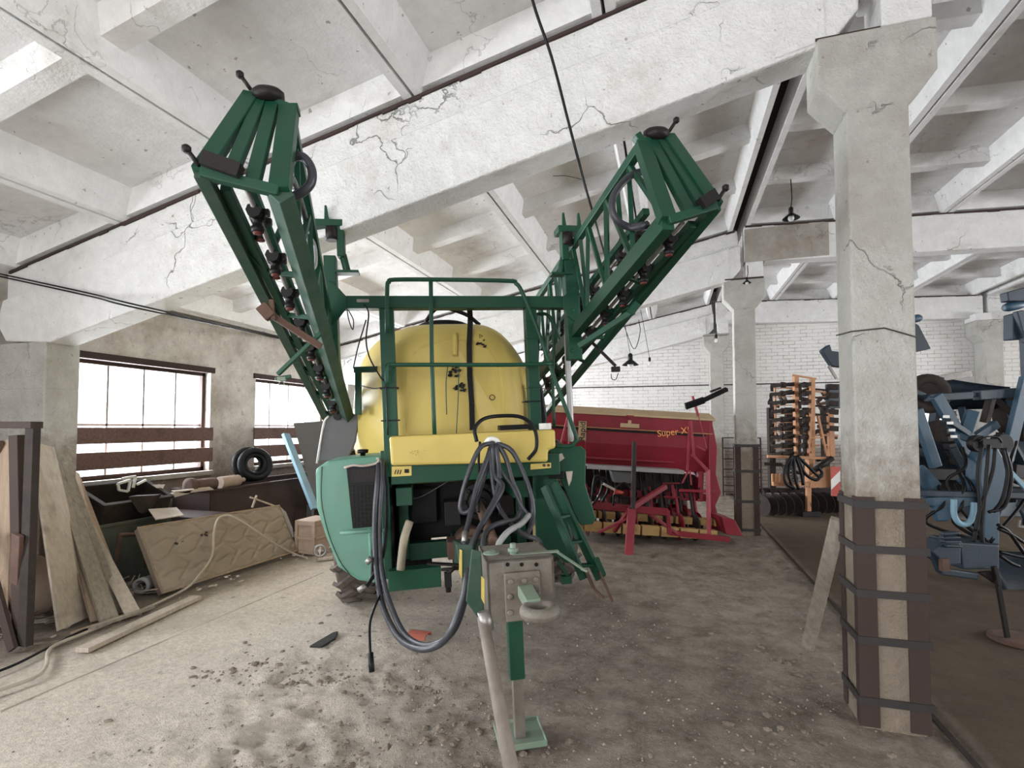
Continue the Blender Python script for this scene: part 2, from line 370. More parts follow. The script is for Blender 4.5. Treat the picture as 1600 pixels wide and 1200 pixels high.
def text_mesh(s, size, mat, parent, name, mw, depth=.002, label=None):
    cu = bpy.data.curves.new(name, 'FONT'); cu.body = s; cu.size = size; cu.extrude = depth; cu.align_x = 'CENTER'; cu.align_y = 'CENTER'
    tmp = bpy.data.objects.new('tmp', cu); COL.objects.link(tmp)
    dg = bpy.context.evaluated_depsgraph_get(); me = bpy.data.meshes.new_from_object(tmp.evaluated_get(dg))
    bpy.data.objects.remove(tmp); me.materials.clear(); me.materials.append(M[mat])
    o = bpy.data.objects.new(name, me); COL.objects.link(o)
    if parent: o.parent = parent
    o.matrix_local = mw
    if label: o['label'] = label
    return o

# ================================================================== THE BUILDING
def zl(x): return 4.41 + .205 * x            # underside of the roof slabs, left aisle
def zm(x): return 4.66 - .045 * (x - 1.1)    # middle aisle
def zr(x): return 4.42 - .205 * (x - 6.5)    # right aisle
Y0, Y1, Y2, YW = -6.7, 3.42, 8.48, 13.5      # beam axes and end wall
# floor
with B('floor', 'floor', kind='structure') as bm:
    xs = list(np.linspace(-6.7, -5, 8)) + list(np.linspace(-4.9, 3.2, 230)) + list(np.linspace(3.4, 13.2, 30))
    ys = list(np.linspace(-8, 1.0, 20)) + list(np.linspace(1.06, 5, 150)) + list(np.linspace(5.05, 8, 50)) + list(np.linspace(8.2, 13.6, 24))
    def fz(x, y):
        if x > 1.42: return .004 * noise.noise(Vector((x * .7, y * .7, 2)))
        rough = min(1, max(0, (x + 3.2) / .8))
        n = noise.noise(Vector((x * 1.3, y * 1.3, 0))) * .014 + noise.noise(Vector((x * 4, y * 3, 3))) * .014 + noise.noise(Vector((x * 11, y * 9, 5))) * .012
        band = math.exp(-((x + 1.9) / 1.1) ** 2) * math.exp(-((y - 2.3) / 1.2) ** 2)
        ra = 1 - abs(noise.noise(Vector((x * 3.2 + y * 1.4, y * 4.5, 9)))) * 2
        n += band * (max(0, ra) ** 3 * .026 + noise.noise(Vector((x * 7, y * 7, 14))) * .020 + noise.noise(Vector((x * 19, y * 19, 4))) * .014)
        d = math.sin((x + y * .25) * 2.2) * .01
        return (n + d) * (.18 + .82 * rough) - .012
    g = [[bm.verts.new((x, y, fz(x, y))) for x in xs] for y in ys]
    for a, b in zip(g, g[1:]):
        for i in range(len(xs) - 1): bm.faces.new((a[i], a[i + 1], b[i + 1], b[i])).smooth = True
with B('drain_channel', 'scrap', kind='structure') as bm:      # dark joint that runs along the column row
    bm_pts = [(1.34, -2, .004), (1.37, 3.0, .004), (1.40, 5.5, .004), (1.42, 8.3, .004), (1.42, 13.3, .004)]
    for a, b in zip(bm_pts, bm_pts[1:]): bar(bm, a, b, .03, .006)
# slab joints in the swept concrete at the left
with B('floor_joint', 'rope', kind='structure') as bm:
    a, b = gz(0, 1108), gz(505, 893); bar(bm, (a.x, a.y, -.012), (b.x, b.y, -.012), .012, .006)
# walls
def wall_with_openings(bm, x0, x1, ya, yb, z1, ops):
    """a wall along Y with rectangular openings (y0, y1, z0, z1)"""
    y = ya
    for (a, b, c, d) in sorted(ops):
        if a > y: bx(bm, x0, x1, y, a, -.1, z1)
        bx(bm, x0, x1, a, b, -.1, c); bx(bm, x0, x1, a, b, d, z1); y = b
    if y < yb: bx(bm, x0, x1, y, yb, -.1, z1)
WIN = [(-4.3, -2.5), (-.8, 1.0), (4.06, 5.85), (6.7, 8.5), (9.2, 11.0), (11.5, 13.2)]
with B('wall_left', 'plaster', kind='structure') as bm:
    wall_with_openings(bm, -6.7, -6.4, -8, 13.5, 3.12, [(a, b, .98, 2.4) for a, b in WIN])
RWIN = [(-.8, 1.8), (3.2, 5.8), (7.2, 9.8)]  # unseen window openings, added to let light in from the right
with B('wall_right', 'wash', kind='structure') as bm:
    wall_with_openings(bm, 12.6, 12.9, -8, 13.5, 3.2, [(a, b, 1.5, 3.1) for a, b in RWIN])
with B('wall_front', 'brick', kind='structure') as bm:
    bx(bm, -6.7, -4.2, Y0 - .3, Y0, -.1, 4.9); bx(bm, 1.6, 12.9, Y0 - .3, Y0, -.1, 4.9); bx(bm, -4.2, 1.6, Y0 - .3, Y0, 3.9, 4.9)
with B('wall_back', 'brick', kind='structure') as bm:
    # end wall with a low dark doorway near the right-hand pilaster
    bx(bm, -6.7, 4.9, YW, YW + .3, -.1, 5.1); bx(bm, 5.95, 12.9, YW, YW + .3, -.1, 5.1); bx(bm, 4.9, 5.95, YW, YW + .3, 1.93, 5.1)
with B('door_1', 'bluedark', kind='structure') as bm: bx(bm, 4.9, 5.95, YW + .18, YW + .24, 0, 1.72)
with B('window_7', 'glass', kind='structure') as bm: bx(bm, 4.95, 5.9, YW + .20, YW + .21, 1.72, 1.93)
# windows
wn = 0
for wi, (a, b) in enumerate(WIN):
    wn += 1
    o = bpy.data.objects.new('window_%d' % wn, None); COL.objects.link(o); o.location = (-6.4, (a + b) / 2, .98); tag(o, kind='structure')
    w = (b - a) / 2; H = 1.42
    with part('window_frame', 'rust2', o) as bm:
        bx(bm, -.2, -.1, -w, -w + .05, 0, H); bx(bm, -.2, -.1, w - .05, w, 0, H); bx(bm, -.2, -.1, -w, w, H - .05, H); bx(bm, -.2, -.1, -w, w, 0, .05)
        bx(bm, -.1, .03, -w - .05, w + .05, H - .005, H + .075)
    with part('glazing_bars', 'steel', o) as bm:
        for k in (-.5, 0, .5): bx(bm, -.17, -.13, w * k - .012, w * k + .012, 0, H)
        bx(bm, -.17, -.13, -w, w, .64, .665)
    with part('window_pane', 'glass', o) as bm: bx(bm, -.152, -.148, -w, w, .02, H - .02)
    with part('window_sill', 'grey_conc', o) as bm: bx(bm, -.3, .06, -w - .04, w + .04, -.06, 0)
for wi, (a, b) in enumerate(RWIN):
    o = bpy.data.objects.new('window_%d' % (8 + wi), None); COL.objects.link(o); o.location = (12.6, (a + b) / 2, 1.5); tag(o, kind='structure')
    w = (b - a) / 2
    with part('window_frame', 'rust2', o) as bm:
        for k in (-1, -.5, 0, .5, 1): bx(bm, .1, .16, w * k - .03, w * k + .03, 0, 1.6)
        bx(bm, .1, .16, -w, w, 0, .05); bx(bm, .1, .16, -w, w, 1.55, 1.6)
    with part('window_pane', 'glass', o) as bm: bx(bm, .12, .125, -w, w, .02, 1.58)
for n, (a, b) in enumerate(WIN[2:4]):
    nm = ('first window from the left', 'window behind the boom on the left')[n]
    for k, (z0, z1) in enumerate(((1.41, 1.60), (1.11, 1.31))):
        with B('barrier_plank', 'wood_d', None, .004, '%s dark board fixed across the %s' % (('upper', 'lower')[k], nm), 'plank', 'boards across the windows') as bm:
            box(bm, (-6.378, (a + b) / 2, (z0 + z1) / 2), (.035, b - a + .06, z1 - z0))

# ---- roof slabs: coffered ribbed panels
def slab(bm, xa, xb, ya, yb, zf, ribs=4, D=.26):
    L = []
    def pr(poly_xz, y0, y1):     # prism along Y with the roof slope
        a = [Vector((x, y0, z + zf(x))) for x, z in poly_xz]; prism(bm, a, (0, y1 - y0, 0))
    g = .012
    a, b = xa + g, xb - g
    pr([(a, D), (b, D), (b, D + .04), (a, D + .04)], ya, yb)
    pr([(a, 0), (a + .06, 0), (a + .13, D), (a, D)], ya, yb)
    pr([(b, 0), (b, D), (b - .13, D), (b - .06, 0)], ya, yb)
    for k in range(ribs + 1):
        y = ya + (yb - ya) * k / ribs; end = k in (0, ribs)
        h = 0.03 if end else .12; y0, y1 = (y - .07, y + .07)
        if k == 0: y0, y1 = ya, ya + .11
        if k == ribs: y0, y1 = yb - .11, yb
        xs_ = (a + .05, b - .05); vs = []
        for x in xs_:
            for (yy, zz) in ((y0 - (.0 if end else .05), D), (y0, h), (y1, h), (y1 + (.0 if end else .05), D)):
                vs.append((x, yy, zz + zf(x)))
        add_faces(bm, vs, [(0, 1, 2, 3), (7, 6, 5, 4), (0, 4, 5, 1), (1, 5, 6, 2), (2, 6, 7, 3), (3, 7, 4, 0)])
XL = [-6.15, -4.7, -3.25, -1.78, -.38, .98]; XM = [1.14, 2.4, 3.68, 4.95, 6.3]; XR = [6.5, 8.0, 9.5, 11.0, 12.5]
for (ya, yb) in ((Y0 + 5.03, Y1), (Y1, Y2), (Y2, YW)):
    for xs_, zf in ((XL, zl), (XM, zm), (XR, zr)):
        with B('ceiling', 'slab', kind='structure') as bm:
            for a, b in zip(xs_, xs_[1:]): slab(bm, a, b, ya + .01, yb - .01, zf)
            if xs_ is XL: slab(bm, -6.75, -6.15, ya + .01, yb - .01, zf)
with B('roof_deck', 'felt', kind='structure') as bm:
    for xa, xb, zf in ((-6.8, 1.06, zl), (1.06, 6.4, zm), (6.4, 13, zr)):
        prism(bm, [(xa, Y0 - .3, zf(xa) + .31), (xb, Y0 - .3, zf(xb) + .31), (xb, Y0 - .3, zf(xb) + .5), (xa, Y0 - .3, zf(xa) + .5)], (0, YW + .6 - Y0, 0))
with B('ceiling', 'slab', kind='structure') as bm:
    for xa, xb, zf in ((-6.8, 1.06, zl), (1.06, 6.4, zm), (6.4, 13, zr)):
        prism(bm, [(xa, Y0, zf(xa) + .26), (xb, Y0, zf(xb) + .26), (xb, Y0, zf(xb) + .30), (xa, Y0, zf(xa) + .30)], (0, 5.02, 0))
# ---- beams
def mortar(y, th, xa, xb, zf, seed):
    rnd = random.Random(seed)
    with B('mortar_bed', 'rust2', kind='structure') as bm:
        for sy in (-1, 1):
            x = xa
            while x < xb:
                w = rnd.uniform(.05, .28); h = rnd.uniform(.008, .032); x2 = min(xb, x + w); yy = y + sy * (th / 2 - .028)
                prism(bm, [(x, yy - .012, zf(x) + .002), (x2, yy - .012, zf(x2) + .002), (x2, yy - .012, zf(x2) - h), (x, yy - .012, zf(x) - h)], (0, .024, 0)); x = x2
for k_, y_ in enumerate((Y1, Y2, YW - .13)):
    mortar(y_, .24, -6.2, 1.0, zl, k_); mortar(y_, .294, 1.14, 6.3, zm, k_ + 5)
    with B('mortar_bed', 'rust2', kind='structure') as bm: bx(bm, .84, 1.38, y_ - .135, y_ + .10, 3.845, 3.862)
bl = {0: 'nearest', 1: 'second', 2: 'farthest'}
def left_beam(y, thick, lab):
    with B('roof_beam', 'wash', None, .02, lab, 'beam', 'pitched beams of the left aisle') as bm:
        low = [(-6.25, zl(-6.25) - .02), (-6.32, 2.62), (-6.18, 2.44), (-5.55, 2.40), (.93, 3.84), (1.07, 4.0), (1.07, zl(1.07) - .26), (-6.25, zl(-6.25) - .28)]
        top = [(-6.25, zl(-6.25) - .30), (1.06, zl(1.06) - .30), (1.03, zl(1.03) - .005), (-6.25, zl(-6.25) - .005)]
        prism(bm, [(x, y - thick / 2, z) for x, z in low[1:]], (0, thick, 0))
        prism(bm, [(x, y - thick / 2 + .035, z) for x, z in top], (0, thick - .07, 0))
        # stiffening shoulder near the column
        prism(bm, [(.62, y - thick / 2 - .012, 3.79), (.9, y - thick / 2 - .012, 3.85), (.9, y - thick / 2 - .012, 4.35), (.78, y - thick / 2 - .012, 4.30)], (0, .03, 0))
def mid_beam(y, thick, lab):
    with B('roof_beam', 'wash', None, .02, lab, 'beam', 'level beams of the middle aisle') as bm:
        prism(bm, [(1.12, y - thick / 2, 4.11), (1.12, y - thick / 2, zm(1.12) - .005), (6.42, y - thick / 2, zm(6.42) - .005), (6.42, y - thick / 2, 3.93)], (0, thick, 0))
def right_beam(y, thick, lab):
    with B('roof_beam', 'wash', None, .02, lab, 'beam', 'pitched beams of the right aisle') as bm:
        prism(bm, [(6.5, y - thick / 2, 3.87), (6.5, y - thick / 2, zr(6.5) - .005), (12.6, y - thick / 2, zr(12.6) - .005), (12.6, y - thick / 2, 2.5)], (0, thick, 0))
left_beam(Y1, .24, 'large flaking white concrete beam sloping up from the left wall above the sprayer')
left_beam(Y2, .24, 'sloping white beam behind the right boom, resting on the second column')
left_beam(YW - .13, .24, 'sloping white beam against the brick end wall behind the hanging lamps')
mid_beam(Y1, .24, 'level beam at the top edge, right of the nearest column head')
mid_beam(Y2, .24, 'level beam with a brown stained end to the right of the second column')
mid_beam(YW - .13, .24, 'level white beam along the top of the end wall at right')
right_beam(Y1, .24, 'beam sloping down to the right beyond the right-hand column row, nearest one')
right_beam(Y2, .24, 'beam sloping down to the right beyond the right-hand column row, middle one')
right_beam(YW - .13, .24, 'beam sloping down to the right against the end wall beside the right pilaster')
with B('stained_beam_end', 'grey_conc', kind='structure') as bm:
    bx(bm, 1.125, 2.25, Y2 - .128, Y2 + .128, 4.10, 4.60)
# ---- columns
def column(name, cx, cy, label, s=.30, d=.24, cap=.29, capz=3.85, ztop=4.1, block=True, mat='wash_foot', z0=-.05):
    e = empty(name, Frame((cx, cy, 0), 0), label, 'column', 'concrete columns of the hall')
    with part('shaft', mat, e, .012) as bm:
        h, q = s / 2, d / 2
        prism(bm, [(-h, -q, z0), (h, -q, z0), (h, -q, capz - .45), (-h, -q, capz - .45)], (0, d, 0))
    with part('column_head', mat, e, .014) as bm:
        h, q, w = s / 2, d / 2, cap
        prism(bm, [(-h, -q, capz - .46), (h, -q, capz - .46), (w, -q, capz - .29), (w, -q, capz), (-w, -q, capz), (-w, -q, capz - .29)], (0, d, 0))
    if block:
        with part('bearing_block', 'wash', e, .01) as bm: bx(bm, .03, .27, -d / 2, d / 2, capz, ztop + .01)
    return e
CX = 1.11
# nearest column: front face on the measured line
colA = column('concrete_column', 1.135, 3.40, 'nearest white concrete column with a rusty angle-iron cage round its foot', s=.30, d=.26)
with part('wire_tie', 'strap', colA) as bm:
    tube(bm, [(-.155, -.135, 2.135), (.0, -.137, 2.145), (.155, -.135, 2.085)], .004, 5)
    tube(bm, [(-.155, .135, 2.16), (-.155, -.135, 2.135)], .004, 5)
colB = column('concrete_column', CX, 8.49, 'second concrete column, right of the red seed drill')
colC = column('concrete_column', CX, 13.28, 'farthest column against the end wall, left of the second column', d=.4)
colD = column('concrete_column', 6.48, 13.26, 'white pilaster against the end wall above the blue plough', d=.44, block=False)
with part('bearing_block', 'wash', colD, .01) as bm: bx(bm, -.30, -.02, -.22, .22, 3.85, 4.0)
column('concrete_column', 6.48, 8.49, 'column of the right-hand row, out beyond the blue plough', block=False)
column('concrete_column', 6.48, 3.40, 'column of the right-hand row nearest the gateway', block=False)
# steel cage of angle irons and straps
def cage(name, cx, cy, s, d, top, straps, label, wa=.085):
    e = empty(name, Frame((cx, cy, 0), 0), label, 'cage')
    h, q, t = s / 2 + .004, d / 2 + .004, .008
    for sx in (-1, 1):
        for sy in (-1, 1):
            with part('corner_angle', 'rust2', e) as bm:
                x, y = sx * h, sy * q
                bx(bm, x, x - sx * wa, y, y + sy * t, -.01, top); bx(bm, x, x + sx * t, y + sy * t, y - sy * (wa * .55), -.01, top)
    for z in straps:
        with part('strap', 'strap', e) as bm:
            a, b = h + t + .004, q + t + .004; zz = z
            for (p, r) in (((-a, -b), (a + .01, -b)), ((a, -b), (a, b)), ((a, b), (-a, b)), ((-a, b), (-a, -b))):
                bar(bm, (*p, zz + .008 * math.sin(p[0] * 40)), (*r, zz), .006, .04)
    return e
zs = [gy(1400, y, 3.26).z for y in (789, 860, 930, 1004, 1100)]
cage('steel_cage', 1.135, 3.40, .30, .26, gy(1400, 778, 3.26).z, zs, 'rusty angle-iron cage with five flat straps round the nearest column')
cage('steel_cage', CX, 8.49, .30, .24, 1.35, [1.33, .95, .5, .08], 'dark iron cage round the foot of the second column behind the red drill', .07)
# dark board standing between the left wall column and the window
e = column('concrete_column', -5.95, 3.46, 'white wall column at the left edge carrying the nearest beam', s=.66, d=.30, cap=.33, capz=2.42, block=False, mat='wash_foot')
column('concrete_column', -6.05, 8.49, 'wall column between the left windows behind the sprayer', s=.5, d=.3, cap=.25, capz=2.42, block=False)
with B('door_board', 'wood_d', None, .006, 'tall dark board standing between the wall column and the first window', 'board') as bm:
    bx(bm, -6.38, -6.33, 3.72, 4.02, .35, 2.50)

# ================================================================== THE FIELD SPRAYER
S = Frame((-.74, 2.50, 0), 27, 2.5)
P = lambda px, py, t: S.at(px, py, t)
spr = empty('field_sprayer', S, 'green trailed field sprayer with a yellow tank and two folded booms reaching up', 'sprayer')
def pbar(bm, a, b, w, h=None, up=(0, 0, 1)): bar(bm, a, b, w, h, up)
def ppoly(bm, pts, t, thick):   # outline seen in the photo, cut as a plate of real thickness at depth t
    prism(bm, [P(x, y, t) for x, y in pts], (0, thick, 0))
def bolt(bm, c, axis=(0, -1, 0), r=.014, l=.012): lathe(bm, c, axis, [(0, r), (l, r), (l, r * .2)], 6)

# ---- hitch and drawbar
with part('drawbar_head', 'dirtysteel', spr, .004) as bm:
    a = P(760, 878, 0); b = P(865, 870, 0); c = P(862, 962, 0)
    x0, x1, zt, zb = a.x, b.x, a.z, c.z
    bx(bm, x0, x1, 0, .02, zb, zt)                     # front plate
    bx(bm, x0, x0 + .015, .0, .36, zb + .01, zt); bx(bm, x1 - .015, x1, .0, .30, zb + .05, zt)
    bx(bm, x0, x1, 0, .34, zt - .012, zt)
    bx(bm, x0 + .12, x1 - .06, -.004, .0, zb, zb + .03)
with part('hitch_plate', 'dirtysteel', spr, .006) as bm:
    a = P(788, 897, -.03); c = P(847, 967, -.03); bx(bm, a.x, c.x, -.03, -.002, c.z, a.z)
    for px, py in ((798, 909), (819, 907), (837, 905), (797, 932), (797, 957), (840, 928)):
        q = P(px, py, -.031); bolt(bm, q, (0, -1, 0), .017, .014)
with part('bolt_hole', 'black', spr) as bm:
    for px in (793, 815, 838): q = P(px, 882, -.001); lathe(bm, q, (0, -1, 0), [(0, .010), (.003, .010)], 12)
ring = P(843, 955, -.24)
with part('tow_eye', 'dirtysteel', spr) as bm:
    torus(bm, (ring.x, -.24, ring.z), (0, 0, 1), .066, .027, 36, 12, 1.15)
with part('tow_arm', 'palegreen', spr, .006) as bm:
    q = P(820, 922, -.03); a = Vector((q.x, -.03, q.z)); b = Vector((ring.x - .015, -.19, ring.z + .01))
    bar(bm, a, b, .075, .06, taper=.95)
with part('drawbar', 'green_dusty', spr, .01) as bm:
    bar(bm, (x0 + .10, .30, .80), (-.10, 1.55, .62), .20, .20); bar(bm, (-.10, 1.5, .60), (-.14, 3.9, .60), .16, .18)
    # green side cheek plate with a torn edge
    ppoly(bm, [(737, 858), (752, 862), (757, 960), (748, 968), (728, 940)], .10, .012)
    ppoly(bm, [(712, 850), (738, 852), (740, 905), (728, 945)], .32, .012)
with part('decal', 'sticker', spr) as bm:
    prism(bm, [P(752, 900, .09), P(757, 905, .09), P(757, 945, .09), P(752, 935, .09)], (0, .004, 0))
    prism(bm, [P(718, 858, .31), P(722, 860, .31), P(722, 905, .31), P(717, 895, .31)], (0, .004, 0))
with part('coupling_lever', 'palegreen', spr, .003) as bm:
    q = [P(757, 873, .05), P(800, 869, .12), P(871, 862, .08), P(878, 868, .06)]
    bar(bm, P(757, 872, .12), P(820, 866, .12), .10, .008); bar(bm, P(800, 867, .1), P(873, 861, .08), .035, .010)
    bar(bm, P(870, 862, .08), P(912, 890, .02), .030, .008); bar(bm, P(908, 889, .02), P(918, 893, .0), .012, .012)
with part('swivel_pin', 'palegreen', spr, .004) as bm:
    q = P(802, 868, .11); lathe(bm, q - V(0, 0, .01), (0, 0, 1), [(-.05, .018), (.03, .018), (.03, .028), (.05, .028), (.05, .016), (.075, .016)], 12)
    for px, t in ((768, .16), (838, .18)):
        q = P(px, 866, t); lathe(bm, q, (0, 0, 1), [(-.02, .045), (.012, .045), (.012, .03), (.02, .02)], 14)
# ---- jack
j = P(804, 965, .07); jx = j.x
with part('jack', 'green', spr, .004) as bm:
    bx(bm, jx - .040, jx + .036, .035, .105, P(804, 1058, .07).z, .80)
with part('jack_leg', 'dirtysteel', spr, .003) as bm:
    bx(bm, jx - .026, jx + .028, .043, .097, .02, P(804, 1058, .07).z + .1)
with part('jack_foot', 'palegreen', spr, .004) as bm:
    bx(bm, jx - .115, jx + .12, -.03, .19, .018, .026)
    for a, b in (((-.115, -.03), (.12, -.03)), ((.12, -.03), (.12, .19)), ((.12, .19), (-.115, .19)), ((-.115, .19), (-.115, -.03))):
        bar(bm, (jx + a[0], a[1], .03), (jx + b[0], b[1], .03), .006, .03)
# ---- main frame goalpost (plane t = 1.5)
T = 1.5
G = 'green'
zc0, zc1 = P(700, 482, T).z, P(700, 463, T).z
with part('frame_post', G, spr, .006) as bm:
    a, b = P(605, 480, T), P(613, 690, T); bx(bm, -.70, -.59, T, T + .10, 1.25, zc1)
with part('frame_post', G, spr, .006) as bm:
    bx(bm, .46, .555, T, T + .10, 1.0, zc1)
    for z in (1.9, 2.3): bx(bm, .455, .56, T - .006, T + .106, z, z + .01)
with part('lower_post', G, spr, .006) as bm:
    bx(bm, -.73, -.67, T + .02, T + .10, P(620, 905, T).z, 1.45)
with part('crossbar', G, spr, .006) as bm:
    bx(bm, P(525, 470, T).x, P(905, 470, T).x, T - .02, T + .08, zc0, zc1)
with part('bracket', 'steel', spr) as bm:
    q = P(568, 470, T - .022); bx(bm, q.x - .05, q.x + .04, T - .026, T - .02, q.z - .012, q.z + .012)
for sgn, cols in ((-1, (508, 527, 497, 542)), (1, (884, 905, 882, 922))):
    with part('boom_rest_post', G, spr, .005) as bm:
        xa, xb = P(cols[0], 470, T).x, P(cols[1], 470, T).x
        bx(bm, xa, xb, T - .02, T + .08, P(520, 570, T).z, P(520, 400, T).z)
        # gusset plate
        if sgn < 0: ppoly(bm, [(512, 438), (522, 442), (541, 463), (541, 482), (524, 505), (512, 512)], T - .03, .012)
        else: ppoly(bm, [(905, 435), (892, 452), (880, 463), (880, 482), (892, 498), (905, 505)], T - .03, .012)
        for py in (485, 512, 524, 548):
            bolt(bm, P((cols[0] + cols[1]) / 2, py, T - .02), r=.016)
    with part('boom_cradle', G, spr, .004) as bm:
        xm = P((cols[0] + cols[1]) / 2, 380, T).x
        s = 1 if sgn < 0 else -1
        z = P(520, 352, T).z
        bx(bm, xm - .13 , xm + .13, T - .05, T + .10, z - .02, z + .03)
        for dx in (-.04, .09) if sgn < 0 else (-.09, .04):
            prism(bm, [(xm + dx, T - .04, z + .02), (xm + dx + .035, T - .04, z + .02), (xm + dx + .02, T - .04, z + .14), (xm + dx + .005, T - .04, z + .14)], (0, .03, 0))
        bx(bm, xm + s * .045, xm + s * .10, T - .04, T + .05, z - .25, z)
        cyl(bm, (xm + s * .08, T + .02, z - .22), (xm + s * .11, T + .02, z - .36), .028, 12)
        bx(bm, xm + s * .02, xm + s * .20, T - .04, T + .06, z - .375, z - .355)
    with part('cradle_roller', 'blackmetal', spr) as bm:
        cyl(bm, (xm - .02 + s * .03, T - .03, z - .03), (xm - .02 + s * .03, T - .03, z - .13), .045, 14)
# platform frame under the clear-water tank
with part('front_beam', G, spr, .006) as bm:
    a, b = P(610, 728, 1.38), P(868, 742, 1.38); bx(bm, a.x, .66, 1.38, 1.50, b.z - .0, a.z + .02)
with part('decal', 'sticker', spr) as bm: ppoly(bm, [(612, 729), (643, 728), (643, 743), (612, 745)], 1.376, .003)
with part('decal_mark', 'blackmetal', spr) as bm:
    ppoly(bm, [(632, 733), (639, 733), (639, 739), (632, 739)], 1.372, .003)
    for k in range(3): ppoly(bm, [(616 + k * 4, 741), (618 + k * 4, 734), (619.5 + k * 4, 734), (617.5 + k * 4, 741)], 1.372, .003)
with part('decal', 'sticker', spr) as bm: ppoly(bm, [(829, 725), (861, 723), (861, 731), (829, 734)], 1.376, .003)
with part('decal_mark', 'rust', spr) as bm:
    for px in (850, 857): lathe(bm, P(px, 727, 1.372), (0, -1, 0), [(0, .012), (.003, .012)], 14)
with part('water_tank', 'yellow', spr, .02) as bm:
    q = [P(608, 682, 1.3), P(868, 671, 1.3), P(869, 700, 1.3), P(857, 704, 1.3), P(857, 722, 1.3), P(611, 728, 1.3)]
    prism(bm, q, (0, .32, 0))
with part('tank_mark', 'blackmetal', spr) as bm:
    for k in range(9):
        px, py = 640 + random.random() * 22, 703 + random.random() * 9
        ppoly(bm, [(px, py), (px + 4 * random.random(), py + 1), (px + 2, py + 3 * random.random())], 1.296, .003)
with part('filler_cap', 'white', spr, .004) as bm:
    q = P(852, 671, 1.42); lathe(bm, q, (0, 0, 1), [(0, .05), (.05, .05), (.05, .04)], 18)
with part('rubber_pad', 'black', spr, .004) as bm: bx(bm, .20, .46, 1.42, 1.56, 1.57, 1.61)
# ---- main tank
with part('main_tank', 'yellow', spr) as bm:
    # rings along t; each ring a rounded shape narrowing to the top
    prof = [(1.78, .42, 1.35, 2.36, .0), (1.80, .52, 1.28, 2.43, .0), (1.88, .60, 1.22, 2.49, .0), (2.10, .74, 1.1, 2.55, -.03), (2.4, .86, .95, 2.59, -.05), (2.9, .92, .9, 2.63, -.06), (3.5, .92, .9, 2.62, -.06), (3.9, .86, .95, 2.56, -.06), (4.05, .7, 1.1, 2.4, -.06)]
    rings = []; n = 56
    for (t, w, z0, z1, ox) in prof:
        zc, h = (z0 + z1) / 2, (z1 - z0) / 2; R = []
        for k in range(n):
            a = 2 * PI * k / n; ca, sa = math.cos(a), math.sin(a); e = .42
            x = math.copysign(abs(ca) ** e, ca); z = math.copysign(abs(sa) ** e, sa)
            if z > 0: x *= 1 - .30 * max(0, z) ** 2.2
            R.append(bm.verts.new((-.12 + ox + w * x, t + .02 * math.sin(a * 4), zc + h * z)))
        rings.append(R)
    for a, b in zip(rings, rings[1:]):
        for k in range(n): bm.faces.new((a[k], a[(k + 1) % n], b[(k + 1) % n], b[k])).smooth = True
    bm.faces.new(rings[0][::-1]); bm.faces.new(rings[-1])
with part('tank_lid', 'black', spr) as bm:
    lathe(bm, (-.15, 2.75, 2.60), (0, 0, 1), [(0, .26), (.06, .26), (.08, .22), (.11, .05)], 28)
    tube(bm, [(-.33, 2.5, 2.66), (-.2, 2.45, 2.78), (.05, 2.45, 2.72), (.2, 2.5, 2.62)], .02, 8, 5)
with part('tank_rib', 'yellow', spr) as bm:
    tube(bm, [P(711, 521, 1.765), P(711, 540, 1.755), P(711, 556, 1.765)], .022, 10, 4)
with part('tank_strap', 'black', spr) as bm:
    pts = [P(733, 470, 1.52), P(735, 500, 1.70), P(733, 540, 1.745), P(734, 590, 1.75), P(737, 630, 1.75), P(738, 672, 1.75)]
    for a, b in zip(pts, pts[1:]): bar(bm, a, b, .045, .006, (0, 1, 0))
rnd = random.Random(3)
for (cx, cy, w, h, n_) in ((708, 578, 8, 9, 26), (716, 603, 8, 6, 20), (750, 536, 7, 6, 9), (733, 634, 5, 4, 3)):
    with part('tank_mark', 'blackmetal', spr) as bm:
        for k in range(n_):
            px, py = cx + rnd.uniform(-w, w), cy + rnd.uniform(-h, h); a = rnd.uniform(2, 5.5)
            ppoly(bm, [(px, py), (px + a, py + rnd.uniform(-1, 1)), (px + a * .6, py + a * rnd.uniform(.4, 1)), (px - a * .3, py + a * .6)], 1.765, .006)
with part('tank_badge', 'rust', spr) as bm:
    torus(bm, P(769, 621, 1.768), (0, 1, 0), .022, .004, 20, 6)
    torus(bm, P(751, 525, 1.768), (0, 1, 0), .018, .004, 3, 6)
with part('tank_decal', 'lblue', spr) as bm:
    for (px, py, s) in ((578, 656, 9),):
        ppoly(bm, [(px - s * .7, py), (px - .2 * s, py - s * .8), (px + s * .6, py - s * .2), (px + s * .5, py + s * .6), (px - s * .2, py + s * .7)], 2.17, .01)
for pts in (((700, 570), (697, 600), (698, 648)), ((717, 568), (716, 620), (713, 678))):
    with part('twine', 'green', spr) as bm: tube(bm, [P(x, y, 1.45) for x, y in pts], .004, 5, 4)
